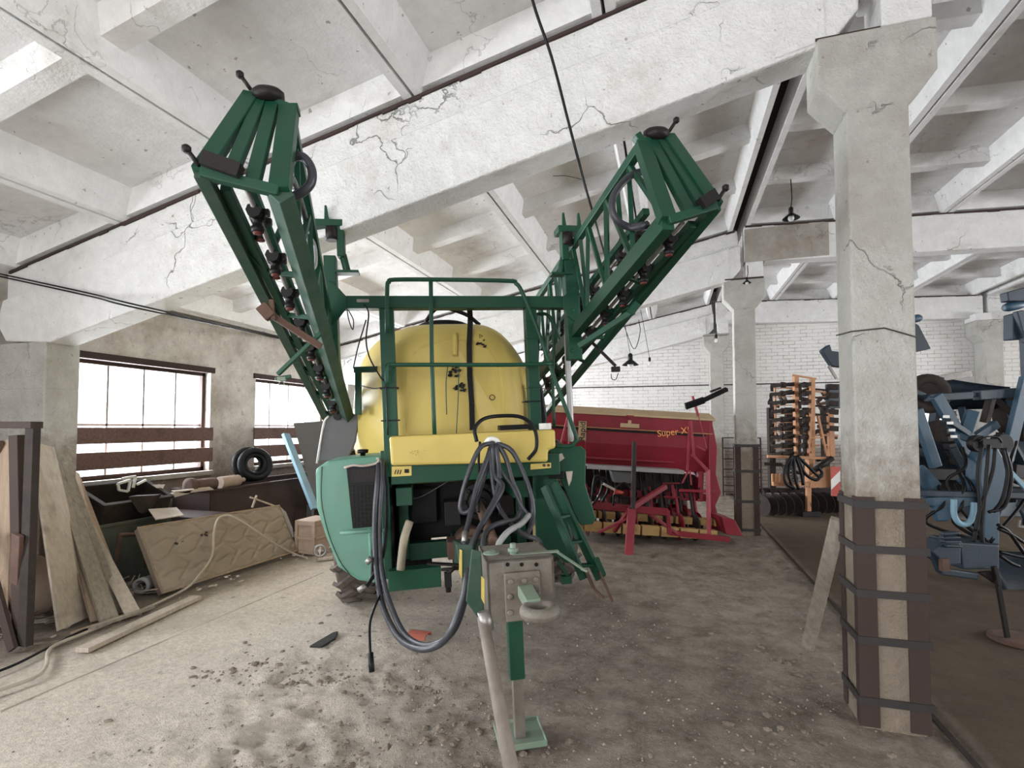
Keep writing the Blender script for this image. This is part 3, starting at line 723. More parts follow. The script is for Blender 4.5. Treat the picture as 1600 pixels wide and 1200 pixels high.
# ---- platform rail
rail = lambda pts, t, r=.018: [P(x, y, t) for x, y in pts]
for k, (pts, t) in enumerate(((((605, 520), (605, 450), (608, 441), (617, 437), (700, 437), (795, 439), (806, 443), (815, 455), (838, 510), (866, 590), (899, 678), (899, 690), (890, 697), (868, 697)), 1.40),
                              (((673, 438), (674, 500), (675, 570), (679, 680)), 1.40),
                              (((604, 600), (604, 577), (608, 570), (620, 570), (700, 570), (800, 570), (862, 568)), 1.39),
                              (((832, 492), (850, 490), (862, 500), (865, 540), (864, 600), (866, 668)), 1.72),
                              (((838, 600), (838, 500), (846, 492), (858, 496), (880, 540)), 1.9))):
    with part('handrail', G, spr) as bm: tube(bm, rail(pts, t), .0165 if k < 3 else .013, 10, 4)
for k, (x, y) in enumerate(((608, 606), (610, 657), (833, 627))):
    with part('cable_tie', 'black', spr) as bm: q = P(x, y, 1.49); bx(bm, q.x - .07, q.x + .07, 1.49, 1.61, q.z - .005, q.z + .005)
with part('sight_tube', 'clearhose', spr) as bm: tube(bm, [P(886, 490, 1.6), P(887, 560, 1.6), P(891, 640, 1.6), P(892, 690, 1.6)], .026, 12, 4)
# ---- left locker with grille (faded green moulding)
with part('locker', 'teal', spr, .03) as bm:
    q = [(492, 733), (512, 720), (560, 714), (600, 711), (606, 890), (590, 913), (559, 908), (528, 887), (509, 840), (494, 794)]
    a = [P(x, y, 1.52) for x, y in q]; prism(bm, a, (0, .55, 0))
with part('locker_seam', 'green_dusty', spr) as bm:
    tube(bm, [P(x, y, 1.518) for x, y in ((503, 729), (502, 780), (512, 830), (530, 875), (548, 900))], .004, 5, 4)
with part('grille', 'black', spr, .003) as bm:
    ppoly(bm, [(541, 729), (589, 727), (592, 822), (551, 826)], 1.50, .03)
with part('grille_bars', 'blackmetal', spr) as bm:
    for k in range(11):
        y = 757 + k * 6; bar(bm, P(546 + k * .6, y, 1.495), P(589, y - 1, 1.495), .006, .006)
    for k in range(7): bar(bm, P(552 + k * 6, 757, 1.494), P(554 + k * 6, 823, 1.494), .004, .004)
    ppoly(bm, [(548, 733), (586, 731), (586, 752), (548, 754)], 1.492, .006)
with part('torn_seal', 'paper', spr) as bm:
    tube(bm, [P(538, 731, 1.49), P(552, 727, 1.49), (P(568, 728, 1.49)), P(588, 724, 1.49), P(592, 718, 1.49), P(588, 716, 1.49)], .010, 6, 3)
with part('locker_knob', 'black', spr) as bm:
    q = P(567, 712, 1.60); lathe(bm, q, (0, 0, 1), [(0, .02), (.02, .02), (.02, .04), (.045, .045), (.05, .03)], 14)
with part('grab_bar', 'teal', spr) as bm:
    tube(bm, [P(531, 833, 1.44), P(560, 831, 1.44), P(603, 828, 1.44)], .015, 8); tube(bm, [P(577, 826, 1.44), P(579, 860, 1.44), P(580, 905, 1.44)], .011, 8)
# ---- right-hand shield and folded ladder
with part('side_shield', G, spr, .008) as bm:
    ppoly(bm, [(855, 700), (908, 697), (916, 704), (915, 757), (932, 811), (927, 819), (908, 821), (896, 800), (865, 720)], 1.62, .02)
    ppoly(bm, [(835, 735), (868, 735), (905, 880), (885, 880), (838, 850)], 1.5, .02)
with part('torn_decal', 'paper', spr) as bm:
    ppoly(bm, [(866, 712), (878, 708), (882, 716), (874, 722), (869, 720)], 1.612, .004)
with part('torn_decal', 'paper', spr) as bm:
    ppoly(bm, [(884, 737), (895, 736), (893, 750), (889, 760), (886, 748)], 1.60, .004)
with part('valve_box', 'black', spr, .004) as bm: ppoly(bm, [(859, 737), (881, 737), (881, 748), (859, 748)], 1.47, .03)
with part('ladder', G, spr, .004) as bm:
    bar(bm, P(866, 755, 1.42), P(938, 905, 1.05), .035, .07); bar(bm, P(850, 760, 1.3), P(912, 905, 1.05), .03, .06)
    for k in (.35, .62, .86):
        a = P(866, 755, 1.42).lerp(P(938, 905, 1.05), k); b = P(850, 760, 1.3).lerp(P(912, 905, 1.05), k); bar(bm, a, b, .06, .02)
    bar(bm, P(930, 872, 1.1), P(942, 900, 1.0), .05, .03)
with part('ladder_leg', 'rust', spr, .003) as bm:
    bar(bm, P(915, 890, 1.02), P(928, 920, .98), .03, .015); bar(bm, P(928, 920, .98), P(944, 935, .95), .03, .015)
    bar(bm, P(937, 893, 1.0), P(957, 940, .95), .03, .012)
# ---- lower frame, pump area, axle
with part('lower_frame', G, spr, .006) as bm:
    a, b = P(606, 893, 1.45), P(690, 917, 1.45); bx(bm, a.x, b.x + .0, 1.45, 1.57, b.z, a.z)
    a, b = P(640, 850, 1.75), P(735, 868, 1.75); bx(bm, a.x, b.x + .35, 1.75, 1.85, b.z, a.z)
    bx(bm, -.62, -.54, 1.75, 2.2, .55, 1.35); bx(bm, .35, .43, 1.7, 2.2, .55, 1.35)
    bx(bm, -.62, -.50, 1.5, 4.3, 1.02, 1.16); bx(bm, .30, .42, 1.5, 4.3, 1.02, 1.16)
with part('shade_panels', 'black', spr, .01) as bm:  # added black panels standing in for the deep shade under the tank
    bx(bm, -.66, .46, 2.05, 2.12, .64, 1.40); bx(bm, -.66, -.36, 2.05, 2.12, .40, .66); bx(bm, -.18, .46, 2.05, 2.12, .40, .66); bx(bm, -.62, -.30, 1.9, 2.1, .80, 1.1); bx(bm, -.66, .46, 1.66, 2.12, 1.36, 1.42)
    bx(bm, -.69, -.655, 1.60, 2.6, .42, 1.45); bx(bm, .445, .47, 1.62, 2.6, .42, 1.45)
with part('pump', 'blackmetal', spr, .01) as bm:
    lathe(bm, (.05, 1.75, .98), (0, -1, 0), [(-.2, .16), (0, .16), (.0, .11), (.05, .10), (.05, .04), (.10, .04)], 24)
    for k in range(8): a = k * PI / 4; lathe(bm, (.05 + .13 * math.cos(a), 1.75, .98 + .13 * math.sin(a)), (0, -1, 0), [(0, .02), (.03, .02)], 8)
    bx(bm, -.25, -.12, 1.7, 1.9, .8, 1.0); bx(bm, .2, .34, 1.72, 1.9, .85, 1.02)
with part('gear_housing', 'rust', spr, .01) as bm:
    lathe(bm, P(735, 850, 1.55), (0, -1, 0), [(-.2, .12), (0, .12), (0, .07), (.06, .07)], 20); q = P(720, 855, 1.6); box(bm, q, (.22, .2, .14))
with part('suction_hose', 'beigehose', spr) as bm:
    tube(bm, [P(640, 815, 1.5), P(632, 840, 1.45), P(628, 870, 1.42), P(626, 890, 1.42)], .032, 12, 6)
with part('drain_valve', 'blackmetal', spr) as bm:
    q = P(700, 905, 1.2); box(bm, q, (.05, .05, .10)); cyl(bm, P(698, 898, 1.2), P(712, 885, 1.2), .016); cyl(bm, P(690, 890, 1.25), P(716, 888, 1.2), .012); cyl(bm, q, q - V(0, 0, .09), .02)
    bar(bm, P(668, 880, 1.25), P(735, 884, 1.2), .05, .012)
with part('prop_shaft', 'rust', spr) as bm: cyl(bm, (-.02, .4, .93), (.03, 1.7, .98), .035, 14)
with part('axle', G, spr, .01) as bm: bx(bm, -1.05, .85, 2.58, 2.72, .62, .76)
with part('lamp_mount', G, spr) as bm: bar(bm, P(872, 875, .9), P(890, 905, .9), .02); q = P(884, 905, .9); box(bm, q, (.07, .06, .05))
def wheel(cx, cy):
    R = .72; w = .34
    e = bpy.data.objects.new('wheel', None); COL.objects.link(e); e.parent = spr; e.location = (cx, cy, R - .0)
    with B('tyre', 'tyre', e) as bm:
        lathe(bm, (-w / 2, 0, 0), (1, 0, 0), [(.02, .40), (0, .46), (.0, .60), (.04, R - .045), (w / 2, R - .03), (w - .04, R - .045), (w, .60), (w, .46), (w - .02, .40)], 48, False)
        for k in range(22):
            for s in (-1, 1):
                a = 2 * PI * (k + (.5 if s > 0 else 0)) / 22; pts = []
                for u in range(5):
                    x = s * (w / 2 - .0) * (1 - u / 4.0) + s * .005; aa = a + .22 * u / 4; rr = R - .020 - (.05 if u == 0 else 0)
                    pts.append(Vector((x, rr * math.sin(aa), rr * math.cos(aa))))
                for p, q in zip(pts, pts[1:]): bar(bm, p, q, .05, .035, (p + q).normalized() - Vector(((p + q).normalized().x, 0, 0)))
    with B('rim', 'yellow2', e) as bm:
        lathe(bm, (-w / 2 + .02, 0, 0), (1, 0, 0), [(0, .41), (.03, .39), (.08, .38), (.10, .15), (.12, .13), (.12, .03)], 32)
        lathe(bm, (w / 2 - .02, 0, 0), (-1, 0, 0), [(0, .41), (.03, .39), (.08, .38), (.10, .15), (.12, .13), (.12, .03)], 32)
wheel(-1.02, 2.62); wheel(.82, 2.62)
with part('mudguard', 'greypanel', spr, .012) as bm:      # rounded dark panel standing above the left locker
    q = [(497, 722), (503, 680), (508, 658), (515, 650), (528, 647), (562, 647), (556, 690), (545, 716)]
    prism(bm, [P(x, y, 2.3) for x, y in q], (0, .03, 0))
with part('mudguard_rim', 'white', spr) as bm: tube(bm, [P(x, y, 2.29) for x, y in ((495, 724), (502, 682), (507, 658), (514, 650))], .010, 6, 3)
with part('bracket_arm', G, spr, .004) as bm:
    bar(bm, P(560, 578, 2.0), P(560, 648, 2.0), .07, .05); bar(bm, P(553, 578, 2.0), P(590, 577, 2.0), .05, .05, (0, 0, 1))
with part('black_bag', 'black', spr, .02) as bm:
    prism(bm, [P(x, y, 1.85) for x, y in ((836, 600), (845, 598), (850, 612), (856, 655), (852, 670), (838, 668))], (0, .1, 0))
# ---- booms
def boom(L):
    e = bpy.data.objects.new('boom', None); COL.objects.link(e); e.parent = spr
    s = 'left' if L else 'right'
    if L:
        A, A2, C, D = P(394, 150, .12), P(452, 172, .10), P(315, 270, -.22), P(437, 300, -.22)
        Am = P(420, 160, .11); Cm = P(380, 285, -.22)
        Ce, De, A2e, Me = P(517, 668, 2.75), P(548, 668, 2.6), P(541, 640, 2.6), P(530, 668, 2.7)
        M0 = P(352, 292, -.1); N0, N1 = P(392, 292, .1), P(536, 660, 2.6)
    else:
        A, A2, C, D = P(1043, 214, .2), P(1003, 226, .2), P(1118, 322, -.12), P(1043, 345, -.12)
        Am = P(1022, 220, .2); Cm = P(1090, 332, -.12)
        Ce, De, A2e, Me = P(850, 650, 3.3), P(838, 590, 2.9), P(838, 470, 2.9), P(846, 620, 3.0)
        M0 = P(1082, 350, .0); N0, N1 = P(1010, 330, .4), P(845, 545, 3.0)
    w = .07
    with B('main_chord', 'green_dusty' if L else G, e, .004) as bm:
        if L: bar(bm, D, De, .095, .08, (1, 0, 1))
        else: bar(bm, D, De, .07, .10, (0, 0, 1))
    with B('outer_chord', 'green_dusty' if L else G, e, .004) as bm: bar(bm, C, Ce, .06, .05)
    with B('upper_chord', G, e, .004) as bm: bar(bm, A2, A2e, .05, .06)
    with B('inner_chord', G, e, .004) as bm:
        bar(bm, M0, Me, .045, .045); bar(bm, N0, N1, .045, .045)
    with B('end_frame', G, e, .004) as bm:
        bar(bm, C, A, .075, .05, (0, -1, .2)); bar(bm, Cm.lerp(C, .35), Am.lerp(A, .45), .055, .04, (0, -1, .2)); bar(bm, Cm.lerp(D, .25), Am.lerp(A2, .2), .06, .04, (0, -1, .2)); bar(bm, D, A2, .085, .06, (0, -1, .2))
        bar(bm, C, D, .05, .045); bar(bm, A, A2, .05, .05)
        a = P(*((465, 172) if L else (995, 214)), .10 if L else .2); bar(bm, A2, a + (a - A2) * .2, .06, .04)
    # cross struts and zigzag bracing
    with B('bracing', G, e, .003) as bm:
        n = 7
        for k in range(n):
            u, v = k / n, (k + .5) / n
            bar(bm, D.lerp(De, u), A2.lerp(A2e, v), .03, .03); bar(bm, A2.lerp(A2e, v), D.lerp(De, (k + 1) / n), .03, .03)
        for k in range(1, n): bar(bm, C.lerp(Ce, k / n), M0.lerp(Me, (k + .4) / n), .035, .03); bar(bm, M0.lerp(Me, (k + .4) / n), D.lerp(De, (k + .4) / n), .035, .03)
        for k in range(1, n, 2): bar(bm, N0.lerp(N1, k / n), A2.lerp(A2e, k / n), .03, .03)
    for c, d, py in ((A, A2, 0), (C, Cm, 1)):
        with B('hinge_disc', 'blackmetal', e) as bm:
            q = c.lerp(d, .45) + V(0, 0, .02)
            if py == 0: lathe(bm, q, (0, -.3, 1), [(-.02, .05), (.0, .075), (.03, .075), (.045, .055)], 20)
            else: bar(bm, C + V(.02 if L else -.02, -.03, .045), Cm + V(0, -.03, .03), .055, .06)
            k = A if py == 0 else C
            s_ = -1 if L else 1
            cyl(bm, k + V(s_ * .0, -.02, .02), k + V(s_ * .045, -.03, .085), .010, 8); lathe(bm, k + V(s_ * .045, -.03, .085), (0, 0, 1), [(-.018, .008), (-.01, .018), (.01, .018), (.018, .008)], 10)
    # pressure hose loop
    with B('boom_hose', 'rubber', e) as bm:
        if L: tube(bm, [P(x, y, t) for x, y, t in ((445, 250, .0), (470, 244, .0), (486, 262, .0), (486, 285, .0), (470, 302, .0), (448, 308, .02), (455, 280, .1), (478, 350, .6), (490, 420, 1.0), (500, 500, 1.3), (520, 600, 2.0))], .022, 10, 6)
        else: tube(bm, [P(x, y, t) for x, y, t in ((1015, 265, .3), (985, 275, .3), (962, 300, .3), (956, 325, .3), (965, 345, .3), (985, 355, .3), (1010, 352, .2), (975, 370, .9), (960, 400, 1.2), (930, 440, 1.6))], .022, 10, 6)
    if L:
        with B('boom_hose', 'clearhose', e) as bm: tube(bm, [P(x, y, t) for x, y, t in ((474, 372, .6), (476, 400, .6), (484, 418, .6), (493, 415, .65), (492, 385, .7), (480, 362, .6))], .010, 8, 6)
    # spray lines and nozzle bodies
    with B('spray_line', 'steel', e) as bm:
        a, b = (M0.lerp(D, .4), Me.lerp(De, .4)); cyl(bm, a, b, .013, 8); a2, b2 = N0 + V(0, 0, -.07), N1 + V(0, 0, -.07); cyl(bm, a2, b2, .013, 8)
    for k in range(9):
        u = (k + .5) / 9.5
        for (p, q) in ((a, b), (a2, b2)):
            c = p.lerp(q, u)
            o = bpy.data.objects.new('nozzle_body', NOZ); COL.objects.link(o); o.parent = e; o.location = c
    # stay with a worn rubber bumper
    return e
nb = bmesh.new()
lathe(nb, (0, 0, 0), (0, 0, -1), [(-.03, .02), (-.01, .035), (.02, .035), (.03, .022), (.06, .022), (.06, .03), (.085, .026)], 10)
lathe(nb, (0, 0, 0), (0, -1, 0), [(-.02, .02), (.03, .02), (.03, .034), (.06, .034)], 8); box(nb, (.03, 0, .01), (.05, .03, .03))
n0 = len(nb.faces); lathe(nb, (0, 0, -.080), (0, 0, -1), [(0, .021), (.012, .021), (.016, .012)], 10)
nb.faces.ensure_lookup_table()
for f in nb.faces[n0:]: f.material_index = 1
NOZ = bpy.data.meshes.new('nozzle_body'); bmesh.ops.recalc_face_normals(nb, faces=nb.faces); nb.to_mesh(NOZ); nb.free(); NOZ.materials.append(M['blackmetal']); NOZ.materials.append(M['rust_red'])
boom(True); boom(False)
with part('boom_stay', 'rust', spr, .004) as bm:
    bar(bm, P(408, 482, .28), P(502, 542, .42), .025, .034); bar(bm, P(408, 478, .28), P(424, 496, .28), .045, .06); bar(bm, P(424, 468, .28), P(427, 500, .28), .02, .022)
with part('boom_stay', G, spr, .004) as bm: bar(bm, P(502, 520, .42), P(434, 585, .5), .022, .024); bar(bm, P(430, 592, .5), P(455, 588, .5), .015, .022)
with part('boom_stay', G, spr, .004) as bm:
    bar(bm, P(990, 486, .7), P(905, 541, .95), .045, .04); bar(bm, P(995, 474, .7), P(984, 490, .7), .045, .05)
with part('end_lamp', 'blackmetal', spr, .004) as bm: bar(bm, P(925, 535, 1.5), P(962, 572, 1.5), .022, .022); q = P(962, 577, 1.5); box(bm, q, (.07, .03, .045)); tube(bm, [P(955, 584, 1.5), P(956, 592, 1.5), P(962, 593, 1.5), P(966, 583, 1.5)], .004, 5, 4)
with part('end_lamp', 'palegreen', spr, .004) as bm: q = P(440, 592, .5); box(bm, q, (.045, .022, .022)); torus(bm, P(440, 600, .5), (0, 1, 0), .014, .0025, 14, 5)
# ---- cables and hoses
def hose(pts, r, mat='rubber', name='hose'):
    with part(name, mat, spr) as bm: tube(bm, [P(*p) for p in pts], r, 10, 6)
hk = (770, 690, 1.05)
with part('hose_hook', 'white', spr) as bm: tube(bm, [P(757, 696, 1.04), P(765, 686, 1.03), P(776, 688, 1.03), P(783, 700, 1.04)], .018, 8, 5)
hose([(772, 692, 1.04), (750, 700, 1.0), (730, 745, .98), (719, 790, .97), (726, 801, .96), (740, 790, .95), (755, 750, .97), (768, 705, 1.0), (772, 695, 1.02)], .017)
hose([(768, 695, 1.02), (760, 720, .97), (745, 760, .9), (738, 790, .85), (731, 820, .75), (728, 835, .7), (727, 860, .6)], .017)
hose([(770, 695, 1.0), (772, 740, .95), (785, 760, .85), (770, 790, .75), (750, 825, .6), (735, 860, .45), (730, 900, .3), (722, 940, .25), (705, 985, .22), (685, 1008, .3), (655, 1014, .4), (625, 998, .6), (603, 960, .8), (592, 920, 1.0), (586, 860, 1.15), (586, 800, 1.25), (590, 750, 1.3), (592, 725, 1.4)], .019)
hose([(775, 694, 1.0), (780, 740, .93), (775, 775, .85), (757, 810, .7), (742, 845, .5), (735, 880, .35), (727, 935, .27), (712, 980, .25), (690, 1002, .32), (660, 1008, .42), (632, 990, .62), (612, 950, .82), (600, 910, 1.0), (594, 860, 1.15), (594, 800, 1.25), (597, 750, 1.3), (598, 720, 1.4)], .017)
hose([(776, 692, 1.03), (790, 715, 1.0), (800, 750, .97), (812, 780, .96), (813, 810, .95), (805, 830, .8)], .018)
hose([(776, 692, 1.03), (800, 705, 1.0), (818, 740, .98), (830, 775, .95), (833, 805, .93), (828, 825, .85), (822, 835, .7)], .018)
hose([(774, 694, 1.01), (780, 730, .98), (800, 760, .95), (815, 790, .92), (826, 805, .90)], .012)
hose([(765, 700, 1.0), (768, 740, .95), (775, 780, .9), (784, 800, .85), (800, 820, .7), (818, 835, .5), (838, 842, .4), (845, 850, .3)], .015)
hose([(826, 805, .90), (815, 818, .7), (795, 830, .5), (782, 845, .4), (778, 856, .35)], .019, 'clearhose')
hose([(812, 800, .9), (806, 812, .8), (790, 815, .7), (770, 822, .6), (757, 836, .5), (756, 858, .35), (765, 866, .3)], .017)
hose([(745, 690, 1.1), (742, 670, 1.12), (755, 655, 1.15), (780, 650, 1.2), (815, 652, 1.2), (835, 670, 1.2), (838, 700, 1.2), (825, 718, 1.2)], .014, 'black')
hose([(750, 690, 1.1), (748, 720, 1.1), (750, 770, 1.0), (748, 800, .9)], .009, 'black')
hose([(600, 722, 1.4), (604, 780, 1.35), (600, 860, 1.2), (580, 905, 1.05), (566, 922, 1.0)], .013, 'black')
hose([(582, 905, 1.1), (583, 870, 1.2), (586, 820, 1.35)], .012, 'black')
hose([(594, 930, .95), (585, 950, .8), (578, 975, .7), (578, 1010, .6), (580, 1040, .55)], .008, 'black')
with part('hose_plug', 'black', spr) as bm: cyl(bm, P(579, 1020, .58), P(581, 1050, .52), .016, 10)
with part('hose_coupling', 'steel', spr) as bm: cyl(bm, P(560, 923, 1.0), P(572, 915, 1.0), .018, 10); cyl(bm, P(573, 880, 1.1), P(580, 872, 1.1), .02, 10); cyl(bm, P(727, 832, .7), P(726, 848, .65), .022, 10)
hose([(568, 475, 1.46), (576, 490, 1.46), (572, 530, 1.46), (578, 560, 1.46), (595, 590, 1.46), (603, 605, 1.46), (606, 680, 1.46)], .006, 'black', 'cable')
hose([(542, 482, 1.46), (545, 500, 1.46), (551, 515, 1.46), (552, 500, 1.46), (544, 484, 1.46)], .004, 'black', 'cable')
hose([(572, 500, 1.48), (560, 540, 1.6), (552, 575, 1.8)], .005, 'black', 'cable')
hose([(604, 604, 1.46), (585, 607, 1.7), (565, 603, 1.9)], .005, 'black', 'cable')
hose([(636, 745, 1.9), (633, 765, 1.9), (640, 778, 1.9), (660, 775, 1.9), (700, 752, 1.9)], .004, 'steel', 'cable')

def things(name, mat, label, cat, group=None, bevel=0): return B(name, mat, None, bevel, label, cat, group)
# ================================================================== THE RED SEED DRILL
DO = gz(1010, 850)
R_ = Frame((DO.x, DO.y, 0), 17, -3.2)
Q = lambda px, py, t: R_.at(px, py, t)
dr = empty('seed_drill', R_, 'dark red seed drill with a tan lid standing left of the second column', 'seed drill')
def qpoly(bm, pts, t, th): prism(bm, [Q(x, y, t) for x, y in pts], (0, th, 0))
a, b = Q(862, 645, .5), Q(1114, 657, .5); hz1 = (a.z + b.z) / 2; hx0, hx1 = a.x - .25, b.x
hz0 = Q(1000, 733, .62).z
with part('hopper', 'red', dr, .008) as bm:
    prism(bm, [(hx0, .5, hz1), (hx0, .52, hz1 - .42), (hx0, .62, hz0), (hx0, .95, hz0), (hx0, 1.12, hz1 - .42), (hx0, 1.14, hz1)], (hx1 - hx0, 0, 0))
    bx(bm, hx0 + .3, hx1 - .55, .49, .55, hz0 + .12, hz0 + .15)
    bx(bm, Q(915, 690, .5).x - .005, Q(915, 690, .5).x + .005, .50, .53, hz0 + .2, hz1 - .25)
with part('hopper_lid', 'tarp', dr, .008) as bm:
    prism(bm, [(hx0 - .02, .47, hz1), (hx0 - .02, .47, hz1 + .03), (hx0 - .02, .72, hz1 + .12), (hx0 - .02, 1.16, hz1 + .12), (hx0 - .02, 1.16, hz1)], (hx1 - hx0 + .05, 0, 0))
with part('trim_strip', 'tanplate', dr) as bm: bx(bm, hx0, hx1, .492, .503, hz1 - .197, hz1 - .188)
with part('gap_strip', 'black', dr) as bm: bx(bm, hx0, hx1 - .1, .492, .503, hz1 - .235, hz1 - .205)
with part('name_plate', 'tarp', dr) as bm: c = Q(984, 665, .49); bx(bm, c.x - .14, c.x + .14, .484, .49, c.z - .03, c.z + .03); bx(bm, c.x - .03, c.x + .02, .484, .49, c.z + .03, c.z + .08)
with part('lid_latch', 'red', dr) as bm: c = Q(984, 650, .47); prism(bm, [(c.x - .06, .44, c.z + .01), (c.x + .06, .44, c.z + .01), (c.x, .44, c.z - .05)], (0, .03, 0))
with part('label_panel', 'tarp', dr) as bm: c = Q(910, 674, .49); bx(bm, c.x - .06, c.x + .055, .486, .50, c.z - .14, c.z + .15)
c = Q(910, 674, .48)
text_mesh('Rapid', .13, 'black', dr, 'label_lettering', Matrix.Translation((c.x, .482, c.z)) @ Matrix.Rotation(PI / 2, 4, 'X') @ Matrix.Rotation(PI / 2, 4, 'Z'))
c = Q(1054, 675, .48)
text_mesh('Super XL', .135, 'orangetext', dr, 'lettering', Matrix.Translation((c.x, .485, c.z)) @ Matrix.Rotation(PI / 2, 4, 'X') @ Matrix.Rotation(math.radians(10), 4, 'Z'), .001, 'orange slanting lettering')
with part('chassis', 'red', dr, .006) as bm:
    zz = hz0
    for x in (hx0 + .1, -.1, hx1 - .12): bx(bm, x - .04, x + .04, .55, 1.2, .55, zz + .02)
    bx(bm, hx0, hx1, .62, .72, .55, .66); bx(bm, hx0, hx1, 1.1, 1.2, .5, .6)
    bar(bm, Q(925, 789, -.35), Q(1043, 800, -.35), .06, .09); bar(bm, Q(1043, 797, -.35), Q(1046, 835, -.35), .05, .05)
    bar(bm, Q(1040, 760, -.1), Q(985, 795, -.45), .06, .06); bar(bm, Q(985, 795, -.5), Q(960, 830, .0), .05, .05); bar(bm, Q(935, 832, -.1), Q(990, 805, -.4), .04, .04)
    bar(bm, Q(1010, 800, -.3), Q(1060, 835, -.1), .04, .04); bar(bm, Q(1046, 832, -.1), Q(1140, 843, -.1), .05, .07); bar(bm, Q(1060, 766, .3), Q(1115, 768, .3), .05, .04)
    bar(bm, Q(1035, 755, .3), Q(1062, 755, .3), .03, .02); bar(bm, Q(1050, 757, .3), Q(1053, 778, .3), .04, .04); bar(bm, Q(1037, 776, .3), Q(1062, 777, .3), .03, .02)
    qpoly(bm, [(1128, 808), (1148, 812), (1162, 838), (1135, 835)], -.05, .5)
    prism(bm, [Q(1112, 655, .5), Q(1121, 700, .5), Q(1119, 740, .5), Q(1127, 770, .5), Q(1118, 790, .5), Q(1128, 830, .5), Q(1108, 830, .5), Q(1108, 655, .5)], (0, .04, 0))
with part('jack_leg', 'pinkred', dr, .004) as bm: bar(bm, Q(987, 795, -.5), Q(982, 872, -.52), .10, .06, (0, 1, 0))
with part('jack_post', 'strap', dr, .003) as bm: bar(bm, Q(991, 690, -.5), Q(989, 800, -.5), .05, .04, (0, 1, 0))
with part('lift_linkage', 'pinkred', dr, .003) as bm:
    bar(bm, Q(1078, 657, .1), Q(1074, 735, .1), .03, .03); bar(bm, Q(1079, 657, .08), Q(1084, 712, .08), .035, .03)
    bar(bm, Q(1081, 710, .05), Q(1106, 736, .05), .045, .04); bar(bm, Q(1106, 734, .05), Q(1108, 840, .0), .05, .04)
    bar(bm, Q(1076, 735, .1), Q(1066, 755, .1), .02, .02); bar(bm, Q(1078, 735, .1), Q(1080, 758, .1), .02, .02)
    bar(bm, Q(1088, 697, .2), Q(1102, 704, .2), .02, .02)
with part('marker_arm', 'pinkred', dr, .003) as bm: bar(bm, Q(1082, 619, .3), Q(1091, 650, .3), .035, .03); bar(bm, Q(1091, 648, .3), Q(1104, 700, .3), .012, .012)
with part('marker_blade', 'black', dr, .003) as bm: bar(bm, Q(1071, 635, .28), Q(1100, 625, .28), .05, .09, (0, -.4, 1)); bar(bm, Q(1098, 626, .28), Q(1136, 608, .28), .06, .05, (0, -.4, 1)); bar(bm, Q(1110, 612, .32), Q(1126, 606, .32), .05, .03)
with part('foot_step', 'clearhose', dr, .003) as bm:
    a, b = Q(917, 724, .2), Q(1068, 738, .2); z = (a.z + b.z) / 2; bx(bm, a.x, b.x, .18, .48, z - .012, z)
    for k in range(40): x = a.x + (b.x - a.x) * (k + .5) / 40; bx(bm, x - .006, x + .006, .18, .48, z, z + .008)
    bx(bm, a.x, b.x, .17, .185, z - .05, z + .005)
with part('tool_box', 'greypanel', dr, .012) as bm: qpoly(bm, [(955, 736), (994, 738), (993, 756), (960, 754)], .25, .2)
rnd = random.Random(8)
for k in range(22):
    with part('coulter_arm', ('red', 'scrap', 'scrap')[k % 3], dr, .003) as bm:
        x = hx0 + .15 + k * (hx1 - hx0 - .25) / 22; bar(bm, (x, .45 + .2 * (k % 2), .72), (x + .02, .25 + .2 * (k % 2), .28), .03, .05); lathe(bm, (x + .02, .25 + .2 * (k % 2), .22), (1, .1, 0), [(-.004, .19), (.004, .19)], 20)
with part('seed_tube', 'black', dr) as bm:
    for k in range(24): x = hx0 + .12 + k * (hx1 - hx0 - .2) / 24; tube(bm, [(x, .7, hz0 + .02), (x + rnd.uniform(-.05, .05), .6, .85), (x + .02, .5, .6)], .014, 6, 4)
with part('seed_gearbox', 'scrap', dr, .01) as bm:
    bx(bm, hx0 + .1, hx1 - .1, .75, 1.0, .62, hz0 - .05); 
    for k in range(9): x = hx0 + .3 + k * .24; lathe(bm, (x, .72, hz0 - .06), (0, 0, -1), [(0, .03), (.08, .03), (.12, .015)], 8)
for row, (ya, yb, t, h) in enumerate(((803, 812, .28, .10), (822, 832, .02, .13))):
    for k in range(9):
        px = 878 + 30 * k + row * 8
        if px > 1120: continue
        m = (px - 900) / 230
        with part('levelling_plate', 'tanplate', dr, .01) as bm:
            c = Q(px + 11, ya + (yb - ya) * m + 6 * m, t); bx(bm, c.x - .125, c.x + .115, t - .02, t + .10, c.z - h / 2, c.z + h / 2)
            for sx in (-.08, .07): lathe(bm, (c.x + sx, t - .02, c.z), (0, -1, 0), [(0, .012), (.015, .012)], 6)
with part('roller', 'red', dr) as bm:
    cyl(bm, (hx0 + .1, .75, .30), (hx1 - .1, .75, .30), .11, 20)
    for k in range(10): x = hx0 + .2 + k * .24; lathe(bm, (x, .75, .30), (1, 0, 0), [(0, .17), (.02, .17)], 20)
for k, x in enumerate(np.linspace(hx0 + .15, hx1 - .15, 9).tolist()):
    with part('packer_tyre', 'tyre', dr) as bm: torus(bm, (x, 1.5, .33), (1, 0, 0), .24, .09, 24, 8); lathe(bm, (x - .02, 1.5, .33), (1, 0, 0), [(0, .18), (.04, .18)], 20)
with part('packer_axle', 'red', dr) as bm: cyl(bm, (hx0, 1.5, .33), (hx1, 1.5, .33), .04, 10); bar(bm, (hx0 + .1, 1.15, .55), (hx0 + .1, 1.5, .33), .05); bar(bm, (hx1 - .1, 1.15, .55), (hx1 - .1, 1.5, .33), .05)
